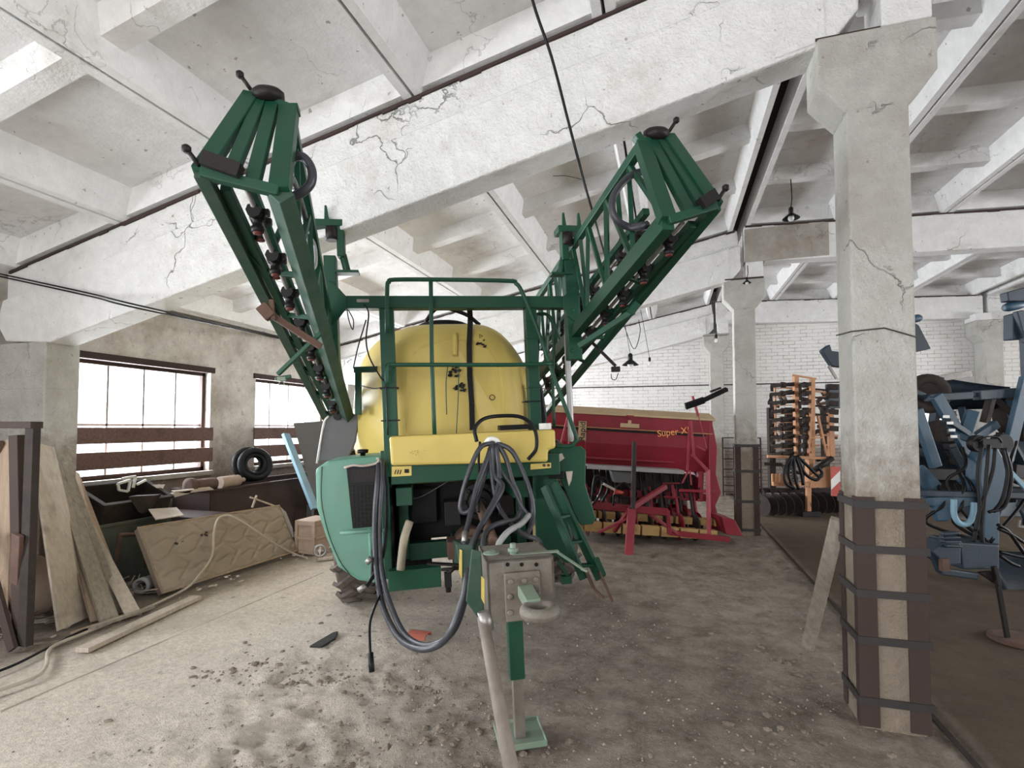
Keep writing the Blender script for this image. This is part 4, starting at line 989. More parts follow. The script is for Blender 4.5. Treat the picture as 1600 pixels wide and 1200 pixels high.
for pts in (((927, 770), (932, 750), (945, 748), (950, 765), (940, 785)), ((925, 780), (930, 745), (942, 752), (936, 775), (925, 790)), ((940, 750), (955, 760), (965, 775), (985, 778)), ((958, 790), (962, 765), (975, 755), (985, 765))):
    with part('drill_hose', 'black', dr) as bm: tube(bm, [Q(x, y, -.45) for x, y in pts], .016, 8, 6)
with part('plug', 'redwhite', dr) as bm: cyl(bm, Q(960, 768, -.48), Q(974, 770, -.48), .035, 12, .02)
with part('plug', 'paper', dr) as bm: bar(bm, Q(943, 756, -.5), Q(960, 765, -.5), .06, .03)
with part('strut_stay', 'pinkred', dr, .003) as bm: bar(bm, Q(889, 645, .0), Q(875, 700, .0), .03, .03); bar(bm, Q(893, 660, .1), Q(886, 715, .1), .02, .02)

# ================================================================== THE ORANGE CULTIVATOR
KO = gz(1263, 806)
K_ = Frame((KO.x, KO.y, 0), 17, 0)
K = lambda px, py, t: K_.at(px, py, t)
cu = empty('cultivator', K_, 'folded orange cultivator with rows of dark tines against the white brick wall', 'cultivator')
for k, (xa, ya, xb, yb, w) in enumerate(((1243, 588, 1246, 712, .085), (1269, 592, 1269, 725, .075), (1297, 645, 1299, 713, .09), (1211, 600, 1212, 680, .03))):
    with part('mast', 'orange', cu, .004) as bm: bar(bm, K(xa, ya, .3), K(xb, yb, .3), w, w, (0, 1, 0))
with part('lift_frame', 'orange', cu, .004) as bm:
    bar(bm, K(1243, 712, .0), K(1243, 712, .3), .05, .05); bar(bm, K(1264, 755, .0), K(1264, 755, .3), .06, .06)
    bar(bm, K(1199, 713, .0), K(1290, 716, .0), .05, .05); bar(bm, K(1268, 640, .15), K(1263, 713, .1), .04, .04, (0, 1, 0)); bar(bm, K(1278, 650, .15), K(1292, 713, .1), .04, .04, (0, 1, 0)); bar(bm, K(1266, 684, .12), K(1284, 684, .12), .04, .03)
    bar(bm, K(1207, 756, .0), K(1300, 757, .0), .08, .07); bar(bm, K(1264, 708, .1), K(1264, 762, .1), .08, .14, (0, 1, 0))
    prism(bm, [K(x, y, -.05) for x, y in ((1268, 745), (1285, 732), (1308, 728), (1308, 762), (1265, 762))], (0, .08, 0))
    bar(bm, K(1238, 586, .3), K(1275, 592, .3), .035, .03); bar(bm, K(1215, 602, .3), K(1243, 603, .3), .04, .03)
with part('jack_leg', 'orange', cu, .004) as bm: bar(bm, K(1263, 755, .0), K(1263, 803, .0), .075, .07, (0, 1, 0))
with part('jack_foot', 'blackmetal', cu, .01) as bm: c = K(1263, 808, 0); bx(bm, c.x - .17, c.x + .17, -.12, .14, 0, .09)
for row in range(9):
    y = 600 + row * 13.5
    for side, (xa, xb) in enumerate(((1205, 1240), (1250, 1266))):
        with part('tine', 'scrap', cu, .004) as bm:
            w = random.uniform(-2, 2); c0, c1 = K(xb, y, .3), K(xa + w, y + 3, .05)
            bar(bm, c0, c1, .05, .07); bar(bm, c1, c1 + V(-.02, -.05, -.10), .05, .03); lathe(bm, c0.lerp(c1, .5), (1, 0, 0), [(-.03, .06), (.05, .05)], 10)
    with part('tine_clamp', 'orange', cu, .003) as bm: bar(bm, K(1206, y + 7, .2), K(1238, y + 6, .2), .012, .014); bar(bm, K(1246, y + 4, .25), K(1272, y + 5, .25), .02, .02)
for row in range(6):
    y = 608 + row * 13
    with part('tine', 'scrap', cu, .004) as bm: bar(bm, K(1272, y, .4), K(1296, y + 2, .3), .04, .035); bar(bm, K(1294, y - 4, .3), K(1308, y - 3, .3), .10, .10)
rnd = random.Random(4)
for k in range(26):
    with part('tine', 'scrap' if k % 3 else 'rust', cu, .004) as bm:
        px, py = rnd.uniform(1200, 1296), rnd.uniform(600, 745); t = rnd.uniform(.55, 1.2); c0 = K(px, py, t)
        bar(bm, c0, c0 + V(rnd.uniform(-.35, .35), rnd.uniform(-.2, .1), rnd.uniform(-.10, .10)), .05, .06); bar(bm, c0, c0 + V(.03, -.08, -.16), .04, .05)
for k in range(10):
    with part('rear_frame_bar', 'orange', cu, .004) as bm:
        px, py = rnd.uniform(1200, 1290), rnd.uniform(605, 740); c0 = K(px, py, .5); bar(bm, c0, c0 + V(rnd.uniform(.2, .4), 0, rnd.uniform(-.03, .03)), .03, .03)
for k in range(4):
    with part('rear_gang', 'scrap', cu, .004) as bm: c0 = K(1205 + 28 * k, 690, .9); bx(bm, c0.x - .06, c0.x + .06, .85, .95, .4, 2.0)
with part('wing_frame', 'bluedark', cu, .004) as bm: bx(bm, K(1294, 600, .45).x, K(1312, 600, .45).x, .45, .55, K(1300, 638, .45).z, K(1300, 600, .45).z)
for k in range(5):
    with part('harrow_block', 'orange', cu, .004) as bm: c = K(1208 + k * 6.5, 748, .1); bx(bm, c.x - .022, c.x + .022, .08, .13, c.z - .10, c.z + .09)
for k in range(11):
    px = 1190 + k * 12.5
    with part('harrow_disc', 'scrap', cu) as bm:
        c = K(px, 768 + k * 1.6, -.05 + .04 * k); c.z = .20
        lathe(bm, c, (1, .35, .1), [(-.01, .2), (.0, .2), (.035, .12), (.05, .04)], 20); bar(bm, c, c + V(.0, .25, .25), .03, .04)
with part('harrow_bar', 'scrap', cu, .004) as bm: bx(bm, K(1188, 765, .1).x, K(1310, 765, .1).x, .28, .36, .38, .46)
for k, pts in enumerate((((1237, 712), (1225, 735), (1228, 755), (1240, 762)), ((1238, 712), (1232, 740), (1240, 765)), ((1240, 712), (1242, 745), (1248, 765)), ((1243, 712), (1252, 740), (1255, 758)), ((1245, 712), (1262, 728), (1280, 745), (1284, 738), (1278, 730)), ((1246, 715), (1258, 740), (1275, 750), (1283, 742)))):
    with part('cultivator_hose', 'black', cu) as bm: tube(bm, [K(x, y, -.15) for x, y in pts], .028, 8, 5)
with part('ram', 'blackmetal', cu) as bm: cyl(bm, K(1272, 735, -.1), K(1300, 716, -.05), .05, 12)
with part('spring', 'steel', cu) as bm: tube(bm, [K(1238 + 3 * math.cos(k * .9), 728 + k * .8, -.1 - .02 * math.sin(k * .9)) for k in range(36)], .010, 6)
wb = bpy.data.objects.new('warning_board', None); COL.objects.link(wb); wb.parent = cu
with part('board', 'white', wb, .002) as bm: prism(bm, [K(x, y, -.12) for x, y in ((1298, 730), (1313, 729), (1313, 776), (1299, 775))], (0, .012, 0))
with part('stripe', 'redwhite', wb) as bm: prism(bm, [K(x, y, -.126) for x, y in ((1298, 730), (1313, 729), (1313, 735), (1298, 750))], (0, .005, 0))
with part('stripe', 'redwhite', wb) as bm: prism(bm, [K(x, y, -.126) for x, y in ((1299, 775), (1299, 766), (1313, 752), (1313, 776))], (0, .005, 0))

# ================================================================== THE BLUE PLOUGH
BO = gz(1570, 1003)
B_ = Frame((BO.x, BO.y, 0), 17, 0)
U = lambda px, py, t: B_.at(px, py, t)
pl = empty('plough', B_, 'large blue reversible plough behind the nearest column at the right edge', 'plough')
def ub(bm, x0, y0, x1, y1, t, w, h=None, t1=None): bar(bm, U(x0, y0, t), U(x1, y1, t if t1 is None else t1), w, h or w, (0, 1, 0))
with part('main_beam', 'bluedark', pl, .008) as bm:
    ub(bm, 1448, 622, 1515, 618, .9, .07, .08); ub(bm, 1525, 618, 1610, 612, .9, .09, .09); ub(bm, 1510, 617, 1530, 617, .9, .04, .04)
    ub(bm, 1430, 770, 1700, 776, .4, .05, .12); bar(bm, U(1520, 790, .6), U(1700, 800, 2.6), .16, .16)
with part('brace', 'blue', pl, .006) as bm:
    ub(bm, 1462, 618, 1533, 738, .8, .10, .05); ub(bm, 1604, 590, 1572, 720, .8, .10, .05); ub(bm, 1432, 640, 1462, 730, .7, .09, .05); ub(bm, 1500, 755, 1530, 725, .5, .05, .04); ub(bm, 1432, 735, 1460, 765, .5, .14, .04)
with part('headstock', 'blue', pl, .012) as bm:
    q = [(1534, 722), (1553, 716), (1558, 745), (1550, 775), (1540, 800), (1538, 845), (1562, 850), (1562, 790), (1572, 760), (1568, 720), (1555, 700), (1535, 702)]
    prism(bm, [U(x, y, .3) for x, y in ((1533, 716), (1543, 700), (1560, 700), (1572, 722), (1572, 760), (1563, 800), (1562, 852), (1536, 848), (1538, 790), (1530, 750))], (0, .14, 0))
    prism(bm, [U(x, y, .35) for x, y in ((1447, 778), (1525, 772), (1525, 790), (1500, 795), (1482, 815), (1465, 815), (1460, 792), (1447, 790))], (0, .05, 0))
with part('clevis', 'lblue', pl, .006) as bm:
    tube(bm, [U(x, y, .25) for x, y in ((1490, 780), (1491, 805), (1500, 818), (1512, 818), (1520, 805), (1522, 785))], .022, 10, 5)
with part('turnover_unit', 'bluedark', pl, .012) as bm:
    c = U(1535, 870, .1); prism(bm, [U(x, y, .05) for x, y in ((1500, 848), (1562, 852), (1562, 890), (1505, 890))], (0, .3, 0))
    prism(bm, [U(x, y, .0) for x, y in ((1455, 862), (1475, 846), (1502, 848), (1502, 882), (1480, 884))], (0, .16, 0))
    ub(bm, 1468, 892, 1525, 900, .05, .05, .05); ub(bm, 1457, 866, 1469, 893, .05, .05, .03)
    for k in range(4): ub(bm, 1470 + k, 834 + k * 6, 1496 + k, 832 + k * 7, .0, .02, .06)
with part('piston_rod', 'rust', pl) as bm: ub(bm, 1474, 872, 1476, 892, .0, .05, .04)
with part('stand_leg', 'blackmetal', pl, .004) as bm: ub(bm, 1553, 885, 1560, 915, .0, .03, .03); ub(bm, 1558, 905, 1574, 996, .0, .035, .02); prism(bm, [U(x, y, .02) for x, y in ((1530, 895), (1560, 892), (1560, 915))], (0, .03, 0))
with part('stand_foot', 'rust', pl, .01) as bm: c = U(1590, 1003, 0); lathe(bm, V(c.x + .02, .0, .002), (0, 0, 1), [(0, .19), (.02, .19), (.03, .15)], 28)
# plough bodies: curved mouldboards on shanks, reaching up and down from the beam
def body(px, py, t, s, flip=1, mat='blue', mir=1):
    with part('mouldboard', mat, pl) as bm:
        c = U(px, py, t); n = 10; rows = []
        for i in range(n + 1):
            u = i / n; row = []
            for j in range(6):
                v = j / 5; x = mir * (u - .3) * .75 * s; z = flip * (v * .42 * s * (1 - .35 * u)) ; y = .28 * s * math.sin(v * 1.6) * (1 - u * .3) + .25 * u * u * s
                row.append(bm.verts.new(c + V(x, -y, -z)))
            rows.append(row)
        for a, b in zip(rows, rows[1:]):
            for j in range(5): bm.faces.new((a[j], a[j + 1], b[j + 1], b[j])).smooth = True
        bmesh.ops.solidify(bm, geom=bm.faces[:], thickness=.012)
    with part('share_point', 'steel', pl, .003) as bm:
        c2 = c + V(mir * -.25 * s, -.25 * s, -flip * .40 * s); bar(bm, c2, c2 + V(mir * .4 * s, -.05, -flip * .06 * s), .02, .07)
    with part('shank', 'bluedark', pl, .006) as bm:
        c3 = c + V(0, .05, -flip * .1); bar(bm, c3, c3 + V(.02, .12, flip * .55 * s), .05, .10, (0, 1, 0))
with part('upper_body', 'bluedark', pl, .006) as bm:
    prism(bm, [U(x, y, .9) for x, y in ((1422, 500), (1436, 508), (1455, 545), (1450, 546), (1424, 552), (1400, 552), (1408, 505))], (0, .06, 0))
    prism(bm, [U(x, y, .9) for x, y in ((1301, 572), (1285, 548), (1287, 545), (1297, 538), (1300, 548), (1330, 552), (1330, 575))], (0, .06, 0))
    bar(bm, U(1310, 560, .93), U(1450, 622, .93), .05, .05)
with part('upper_point', 'blue', pl, .01) as bm:
    lathe(bm, U(1430, 498, .88), (1, 0, .2), [(-.08, .03), (-.04, .038), (.03, .036), (.06, .02)], 12); lathe(bm, U(1580, 479, .8), (1, 0, .2), [(-.07, .03), (-.03, .042), (.06, .04), (.12, .03)], 12)
with part('skimmer_shank', 'steel', pl) as bm: ub(bm, 1295, 572, 1307, 592, .9, .02, .02)
with part('upper_frame', 'bluedark', pl, .008) as bm:
    prism(bm, [U(x, y, .8) for x, y in ((1583, 490), (1620, 480), (1620, 528), (1583, 530))], (0, .10, 0)); prism(bm, [U(x, y, .75) for x, y in ((1574, 456), (1620, 444), (1620, 470), (1576, 470))], (0, .08, 0))
    ub(bm, 1590, 486, 1604, 535, .78, .06, .05); ub(bm, 1604, 530, 1612, 700, .8, .08, .07)
with part('depth_wheel', 'scrap', pl) as bm: c = U(1450, 615, .98); torus(bm, c, (.3, 1, 0), .14, .05, 28, 8); lathe(bm, c, (.3, 1, 0), [(-.02, .1), (.02, .1)], 16)
body(1436, 690, 1.2, 1.0, 1, 'bluedark'); body(1500, 690, 1.9, .9, 1, 'bluedark'); body(1590, 680, 1.6, 1.0, 1, 'bluedark', -1); body(1470, 640, 1.7, .8, -1, 'bluedark'); body(1560, 860, 1.5, 1.0, 1, 'bluedark'); body(1630, 860, 2.2, 1.0, 1, 'lblue'); body(1460, 740, 1.0, .8, 1, 'scrap'); body(1590, 760, 1.1, .8, 1, 'bluedark')
for (px, py, t, r) in ((1470, 690, 1.3, .22), (1598, 650, 1.3, .26)):
    with part('disc_coulter', 'scrap', pl) as bm: lathe(bm, U(px, py, t), (1, .3, 0), [(-.01, r), (.01, r)], 28)
rnd = random.Random(21)
for k in range(34):
    with part('bracket', ('blackmetal', 'bluedark', 'blue', 'scrap')[k % 4], pl, .004) as bm:
        px, py = rnd.uniform(1440, 1600), rnd.uniform(655, 800); c = U(px, py, rnd.uniform(.75, 1.6)); a = rnd.uniform(0, 3)
        bar(bm, c, c + V(math.cos(a) * .28, rnd.uniform(-.1, .2), math.sin(a) * .28), rnd.uniform(.03, .07), rnd.uniform(.03, .10))
for k in range(7):
    with part('plough_hose', 'black', pl) as bm:
        px, py = rnd.uniform(1450, 1590), rnd.uniform(690, 760); tube(bm, [U(px, py, .5), U(px + rnd.uniform(-25, 25), py + 30, .35), U(px + rnd.uniform(-30, 30), py + 60, .4), U(1545, 850, .3)], .013, 8, 6)
with part('spring_pack', 'blackmetal', pl, .004) as bm:
    for k in range(7): ub(bm, 1470 + k * 2, 650 + k * 12, 1490 + k * 4, 646 + k * 12, .95, .05, .07)
    ub(bm, 1440, 740, 1530, 742, .8, .10, .12); ub(bm, 1576, 735, 1620, 740, .8, .12, .14)
for k in range(6):
    with part('warning_mark', 'white', pl) as bm:
        x, y = ((1477, 651), (1483, 661), (1486, 672), (1489, 682), (1444, 666), (1445, 676))[k]; c = U(x, y, .72); bx(bm, c.x - .022, c.x + .022, .70, .72, c.z - .012, c.z + .012)
with part('manifold', 'black', pl, .006) as bm:
    c = U(1542, 693, .35); lathe(bm, c + V(-.08, 0, 0), (0, 1, 0), [(-.03, .07), (.03, .07)], 16); lathe(bm, c + V(.12, 0, 0), (0, 1, 0), [(-.03, .08), (.03, .08)], 16); box(bm, c, (.16, .1, .08))
    tube(bm, [U(1530, 690, .3), U(1540, 683, .3), U(1558, 683, .3), U(1566, 692, .3)], .008, 6, 5)
for pts in (((1535, 695), (1528, 740), (1530, 800), (1520, 850)), ((1545, 695), (1540, 760), (1534, 820), (1535, 850)), ((1566, 700), (1574, 740), (1566, 780), (1552, 800)), ((1570, 700), (1580, 745), (1570, 790), (1545, 800)), ((1555, 700), (1550, 740), (1530, 800), (1524, 830)), ((1559, 820), (1575, 830), (1590, 850), (1600, 865)), ((1560, 826), (1580, 835), (1600, 848)), ((1562, 862), (1585, 868), (1605, 872)), ((1562, 868), (1580, 880), (1592, 885))):
    with part('plough_hose', 'black', pl) as bm: tube(bm, [U(x, y, .12) for x, y in pts], .013, 8, 6)
with part('pale_lever', 'lblue', pl, .003) as bm: ub(bm, 1572, 730, 1604, 765, .35, .035, .02)

# ================================================================== THE LEFT WALL'S CLUTTER
MT = Frame((0, 0, 0), 0)
mo = empty('mattress', (-4.62, 4.6, 0), 'thin stained quilted mattress on its long edge, leaning against the scrap', 'mattress')
p0, p1 = V(-4.60, 3.72, .035), V(-4.52, 5.46, .035)
tops = (gx(215, 825, -5.02), gx(436, 790, -4.80))
def mloc(p): return Vector(p) - V(-4.62, 4.6, 0)
a, b, c, d = p0, p1, tops[1], tops[0]; nrm = (b - a).cross(d - a).normalized()
if nrm.x < 0: nrm = -nrm
def mp(u, v, o=0): return mloc((a.lerp(b, u)).lerp(d.lerp(c, u), v) + nrm * o)
with part('ticking', 'mattress', mo) as bm:
    nu, nv = 150, 56; g = []
    def quilt(u, v):
        x, y = u * 5.2, v * 2.1
        # stitched lozenges: valley where the two diagonal families meet zero
        f = abs(math.sin((x + y * .9) * PI)); h_ = abs(math.sin((x - y * .9) * PI)); w = abs(math.sin(y * 2.2 * PI))
        g1 = abs(math.sin((x * 1.15 + .55 * math.asin(math.sin(y * 2.2 * PI)) / PI) * PI)); g2 = abs(math.sin((y * 2.0 + .30 * math.asin(math.sin(x * 2.3 * PI)) / PI) * PI))
        return .016 * min(1, 2.6 * min(g1, g2)) 
    for i in range(nu + 1): g.append([bm.verts.new(mp(i / nu, j / nv, quilt(i / nu, j / nv) if 0 < i < nu and 0 < j < nv else 0)) for j in range(nv + 1)])
    for i in range(nu):
        for j in range(nv): bm.faces.new((g[i][j], g[i + 1][j], g[i + 1][j + 1], g[i][j + 1])).smooth = True
    h = [bm.verts.new(mp(u, v, -.06)) for u, v in ((0, 0), (1, 0), (1, 1), (0, 1))]
    bm.faces.new(h); 
    edge = lambda L_: L_
    for pair, (s, t) in (([g[i][0] for i in range(nu + 1)], (0, 1)), ([g[nu][j] for j in range(nv + 1)], (1, 2)), ([g[i][nv] for i in range(nu, -1, -1)], (2, 3)), ([g[0][j] for j in range(nv, -1, -1)], (3, 0))):
        bm.faces.new(pair + [h[t], h[s]])
with part('piping', 'wood_b', mo) as bm: tube(bm, [mp(0, 0, .004), mp(1, 0, .004), mp(1, 1, .004), mp(0, 1, .004), mp(0, 0, .004)], .011, 6)
with part('stain', 'scrap', mo) as bm:
    for (u, v) in ((.19, .62), (.36, .66)):
        for k in range(5):
            uu, vv = u + random.uniform(-.03, .03), v + random.uniform(-.05, .05)
            prism(bm, [mp(uu, vv, .0125), mp(uu + .012, vv + .01, .0125), mp(uu + .014, vv + .04, .0125), mp(uu - .004, vv + .03, .0125)], nrm * .001)
# hose draped over the mattress, to the floor
with things('garden_hose', 'rope', 'pale hose looped over the mattress top and trailing along the floor', 'hose') as bm:
    w = lambda px, py, k: gx(px, py, k)
    tube(bm, [gz(480, 872, .02), gx(462, 866, -4.47), gx(430, 850, -4.53), gx(395, 826, -4.62), gx(365, 808, -4.74), gx(352, 806, -4.82), gx(340, 812, -4.80), gx(334, 835, -4.68), gx(331, 870, -4.56), gx(310, 900, -4.50), gz(290, 920, .03), gz(240, 945, .02), gz(200, 962, .02), gz(130, 990, .02), gz(80, 1012, .02), gz(72, 1040, .015), gz(55, 1058, .015), gz(0, 1078, .015), gz(-60, 1100, .015)], .012, 8, 6)
with things('black_cable', 'black', 'black cable lying along the foot of the leaning boards', 'cable') as bm:
    tube(bm, [gz(x, y, .015) for x, y in ((-40, 1062), (20, 1040), (70, 1015), (130, 985), (170, 975), (240, 948))], .009, 6, 6)
# leaning boards: foot on floor, head against column
def lean(foot_l, foot_r, top_l, top_r, X_top, mat, label, th=.03, name='leaning_board'):
    f0, f1 = gz(*foot_l, .015), gz(*foot_r, .015)
    t0, t1 = gy(*top_l, f0.y + X_top), gy(*top_r, f1.y + X_top)
    n = (f1 - f0).cross(t0 - f0).normalized() * th
    if n.y < 0: n = -n
    with things(name, mat, label, 'board', 'boards leaning on the wall column', .003) as bm: prism(bm, [f0, f1, t1, t0], n)
lean((88, 987), (143, 962), (45, 690), (82, 700), .10, 'wood_l', 'widest pale board leaning on the wall column', .02)
lean((142, 972), (172, 965), (72, 728), (86, 727), .13, 'wood_b', 'narrow brown plank leaning beside the widest pale board')
lean((158, 972), (186, 963), (80, 728), (98, 728), .16, 'wood_g', 'grey weathered plank, middle one of the leaning boards')
lean((172, 962), (197, 956), (96, 728), (112, 730), .18, 'wood_g', 'split grey plank leaning under the smooth short board', .025)
lean((178, 955), (205, 948), (112, 732), (124, 740), .38, 'wood_b', 'brown plank behind the others, its head nearest the window')
lean((196, 962), (222, 958), (104, 785), (124, 779), .22, 'wood_l', 'short smooth pale board leaning foremost of the stack', .035)
# steel rack at the left edge
rk = empty('steel_rack', (0, 0, 0), 'dark rusty steel frame with old timbers at the left edge', 'rack')
RB = [gz(22, 1012, .0), gz(-60, 1050, .0)]
Yr = gz(22, 1012).y
with part('upright', 'scrap', rk, .004) as bm:
    a = gy(52, 660, Yr); bar(bm, V(a.x, Yr, .03), a, .09, .05, (0, 1, 0))
with part('upright', 'rust2', rk, .004) as bm:
    a = gy(26, 680, Yr); b = gz(32, 1008, .02); bar(bm, b, a, .10, .05, (0, 1, 0))
with part('top_rail', 'rust2', rk, .004) as bm:
    a, b = gy(58, 664, Yr), gy(-90, 664, Yr); bar(bm, a, b, .08, .05)
with part('side_post', 'rust', rk, .004) as bm: bar(bm, gy(28, 835, Yr - .05), gz(20, 1000, .02), .09, .03, (0, 1, 0)); bar(bm, gy(2, 690, Yr + .1), gz(-30, 900, .3), .03, .03)
with part('sheet', 'wood_b', rk, .004) as bm: prism(bm, [gy(x, y, Yr + .12) for x, y in ((6, 690), (24, 680), (18, 800), (10, 960), (-60, 980), (-60, 700))], (0, .02, 0))
with things('leaning_board', 'rust2', 'dark narrow slat leaning outward at the bottom left corner', 'board', 'boards leaning on the wall column') as bm:
    a, b = gz(20, 1015, .02), gy(-30, 830, Yr); bar(bm, a, b, .08, .025, (0, 1, 0))
# planks on the floor
def fplank(a, b, w, h, mat, label, z=0.0, grp='loose planks on the floor'):
    p, q = gz(*a, z), gz(*b, z)
    with things('plank', mat, label, 'plank', grp, .003) as bm: bar(bm, p + V(0, 0, h / 2), q + V(0, 0, h / 2), w, h)
fplank((128, 1020), (307, 936), .10, .035, 'wood_l', 'long pale plank lying on the floor before the leaning boards')
fplank((112, 992), (215, 958), .05, .02, 'wood_b', 'thin brown slat lying at the feet of the leaning boards')
fplank((140, 985), (240, 950), .04, .025, 'wood_g', 'grey slat on the floor between the boards and the long plank', .02)
fplank((496, 876), (530, 872), .06, .03, 'wood_l', 'short pale plank beside the wheel and wooden crate')
# twigs and splinters
with B('debris', 'wood_g', None, 0, 'splinters and twigs heaped on the floor behind the steel rack', 'debris', None, 'stuff') as bm:
    rnd = random.Random(5)
    for k in range(160):
        c = V(rnd.uniform(-5.6, -4.75), rnd.uniform(2.6, 3.8), rnd.uniform(.01, .10)); an = rnd.uniform(0, PI); l = rnd.uniform(.05, .3)
        bar(bm, c, c + V(math.cos(an) * l, math.sin(an) * l, rnd.uniform(-.01, .06)), rnd.uniform(.006, .02), .008)
with B('debris', 'paper', None, 0, 'pale torn scraps strewn on the dirt along the left wall', 'debris', None, 'stuff') as bm:
    for k in range(60):
        c = V(rnd.uniform(-5.0, -4.2), rnd.uniform(2.6, 6.2), .012); an = rnd.uniform(0, PI); l = rnd.uniform(.01, .05)
        bar(bm, c, c + V(math.cos(an) * l, math.sin(an) * l, .005), l * .6, .006)
# bins and scrap
def openbox(name, mat, label, c, sx, sy, sz, rz=0, th=.02, cat='bin', tilt=0, grp=None):
    with things(name, mat, label, cat, grp, .004) as bm:
        R = Matrix.Rotation(rz, 3, 'Z') @ Matrix.Rotation(tilt, 3, 'Y')
        C_ = Vector(c); h = (sx / 2, sy / 2)
        for (ox, oy, w, l) in ((-h[0], 0, th, sy), (h[0], 0, th, sy), (0, -h[1], sx, th), (0, h[1], sx, th)): box(bm, C_ + R @ V(ox, oy, sz / 2), (w, l, sz), R)
        box(bm, C_ + R @ V(0, 0, .01), (sx, sy, .02), R)
        for (ox, oy, w, l) in ((-h[0], 0, th * 2.5, sy + .04), (h[0], 0, th * 2.5, sy + .04), (0, -h[1], sx + .04, th * 2.5), (0, h[1], sx + .04, th * 2.5)): box(bm, C_ + R @ V(ox, oy, sz), (w, l, .03), R)
openbox('steel_bin', 'scrapgreen', 'dull green steel bin standing behind the mattress corner', (-5.65, 4.05, 0), .55, .75, .62)
openbox('steel_bin', 'scrap', 'dark rusty open bin tipped forward on top of the green bin', (-5.72, 4.10, .66), .45, .72, .26, 0, .02, 'bin', math.radians(22))
openbox('trough', 'rust2', 'long rusty steel trough along the left wall under the windows', (-5.85, 6.35, .0), .62, 2.5, .80, math.radians(0), .02, 'trough')
with things('plate', 'scrap', 'rusty funnel-shaped steel plate hanging over the green bin edge', 'plate', None, .004) as bm:
    prism(bm, [gx(x, y, -5.35) for x, y in ((200, 776), (243, 774), (232, 788), (222, 803), (216, 800))], (-.05, .12, .0))
with things('workbench', 'rust2', 'low rusty bench with a leaning dark top between bin and trough', 'bench', None, .006) as bm:
    bx(bm, -6.1, -5.2, 4.62, 5.05, .50, .56); bx(bm, -5.28, -5.22, 4.65, 4.70, 0, .5); bx(bm, -5.28, -5.22, 4.97, 5.02, 0, .5); bx(bm, -6.1, -6.04, 4.65, 4.7, 0, .5); bx(bm, -6.1, -6.04, 4.97, 5.02, 0, .5)
with things('card', 'paper', 'torn pinkish card lying on the low rusty bench', 'card', None, .002) as bm:
    prism(bm, [gx(232, 797, -5.30), gx(276, 794, -5.42), gx(287, 806, -5.16), gx(243, 813, -5.10)], (0, 0, .012))
with things('fluorescent_fitting', 'white', 'broken white lamp fitting lying on the scrap under the first window', 'lamp fitting', None, .002) as bm:
    for a, b in (((184, 756), (204, 750)), ((204, 750), (200, 768)), ((184, 756), (186, 766)), ((190, 748), (212, 744)), ((212, 744), (208, 762)), ((214, 757), (228, 750)), ((186, 766), (200, 768))):
        bar(bm, gx(*a, -5.75), gx(*b, -5.75), .02, .025)
with things('foil', 'white', 'pointed white sheet sticking out of the scrap under the first window', 'sheet') as bm: prism(bm, [gx(238, 758, -5.6), gx(258, 757, -5.6), gx(252, 767, -5.6)], (-.01, 0, 0))
with things('paper_strip', 'paper', 'pale crumpled strips lying along the trough edge', 'paper') as bm:
    for pts in (((245, 778), (275, 770), (300, 766), (296, 771), (262, 780)), ((270, 768), (330, 762), (335, 765), (290, 771))): prism(bm, [gx(x, y, -5.5) for x, y in pts], (-.03, .0, .01))
for n, (pa, pb, lab) in enumerate((((298, 752), (335, 746), 'rusty steel cylinder lying on the trough, the one with a flange'), ((343, 746), (372, 748), 'pinkish steel cylinder lying on the trough, nearest the tyres'))):
    with things('steel_cylinder', 'rust' if n == 0 else 'crate', lab, 'cylinder') as bm:
        a, b = gx(*pa, -5.6), gx(*pb, -5.6); b.z = a.z = .885 if n == 0 else .885; cyl(bm, a, b, .075, 20)
        if n == 0: lathe(bm, a, (b - a), [(-.03, .05), (-.03, .10), (.02, .10), (.02, .076)], 20)
        else: lathe(bm, b, (b - a), [(0, .05), (.06, .03), (.10, .03)], 12); 
for k, (px, py, R, lab) in enumerate(((399, 729, .20, 'front tyre of the pair propped under the second window'), (391, 727, .21, 'rear tyre of the pair propped under the second window'))):
    with things('tyre', 'black', lab, 'tyre', 'small tyres under the second window') as bm:
        c = gx(px, py, -5.78 - .12 * k); c.z = .80 + .018 + R + .045 - .012 * k; ax = V(1, -.45, .25)
        torus(bm, c, ax, R, .05, 36, 12); torus(bm, c, ax, R - .06, .03, 36, 8)
with things('steel_pipe', 'clearhose', 'grey plastic pipe end sticking out beside the mattress corner', 'pipe') as bm:
    a = gz(219, 916, .085); d = V(-.35, 1.0, .0).normalized() * .8
    lathe(bm, a, d, [(.0, .055), (.0, .075), (.06, .075), (.06, .066), (.8, .066)], 20, False); lathe(bm, a, d, [(0.0, .056), (.8, .055)], 20, False)
with things('pipe_frame', 'rust', 'bent rusty pipe frame standing on the floor left of the mattress', 'frame') as bm:
    tube(bm, [gx(183, 880, -5.2), gx(186, 842, -5.2), gx(190, 836, -5.2), gx(218, 836, -5.2), gx(224, 842, -5.2), gx(228, 885, -5.25)], .02, 8, 3)
with things('drum', 'crate', 'pale drum end lying on the floor behind the steel rack', 'drum') as bm:
    a = gx(52, 905, -5.2); a.z = .26; a.y = 2.55; lathe(bm, a, (.1, 1, 0), [(0, .24), (.5, .25)], 28, False); lathe(bm, a, (.1, 1, 0), [(0, .23), (.5, .24)], 28, False)
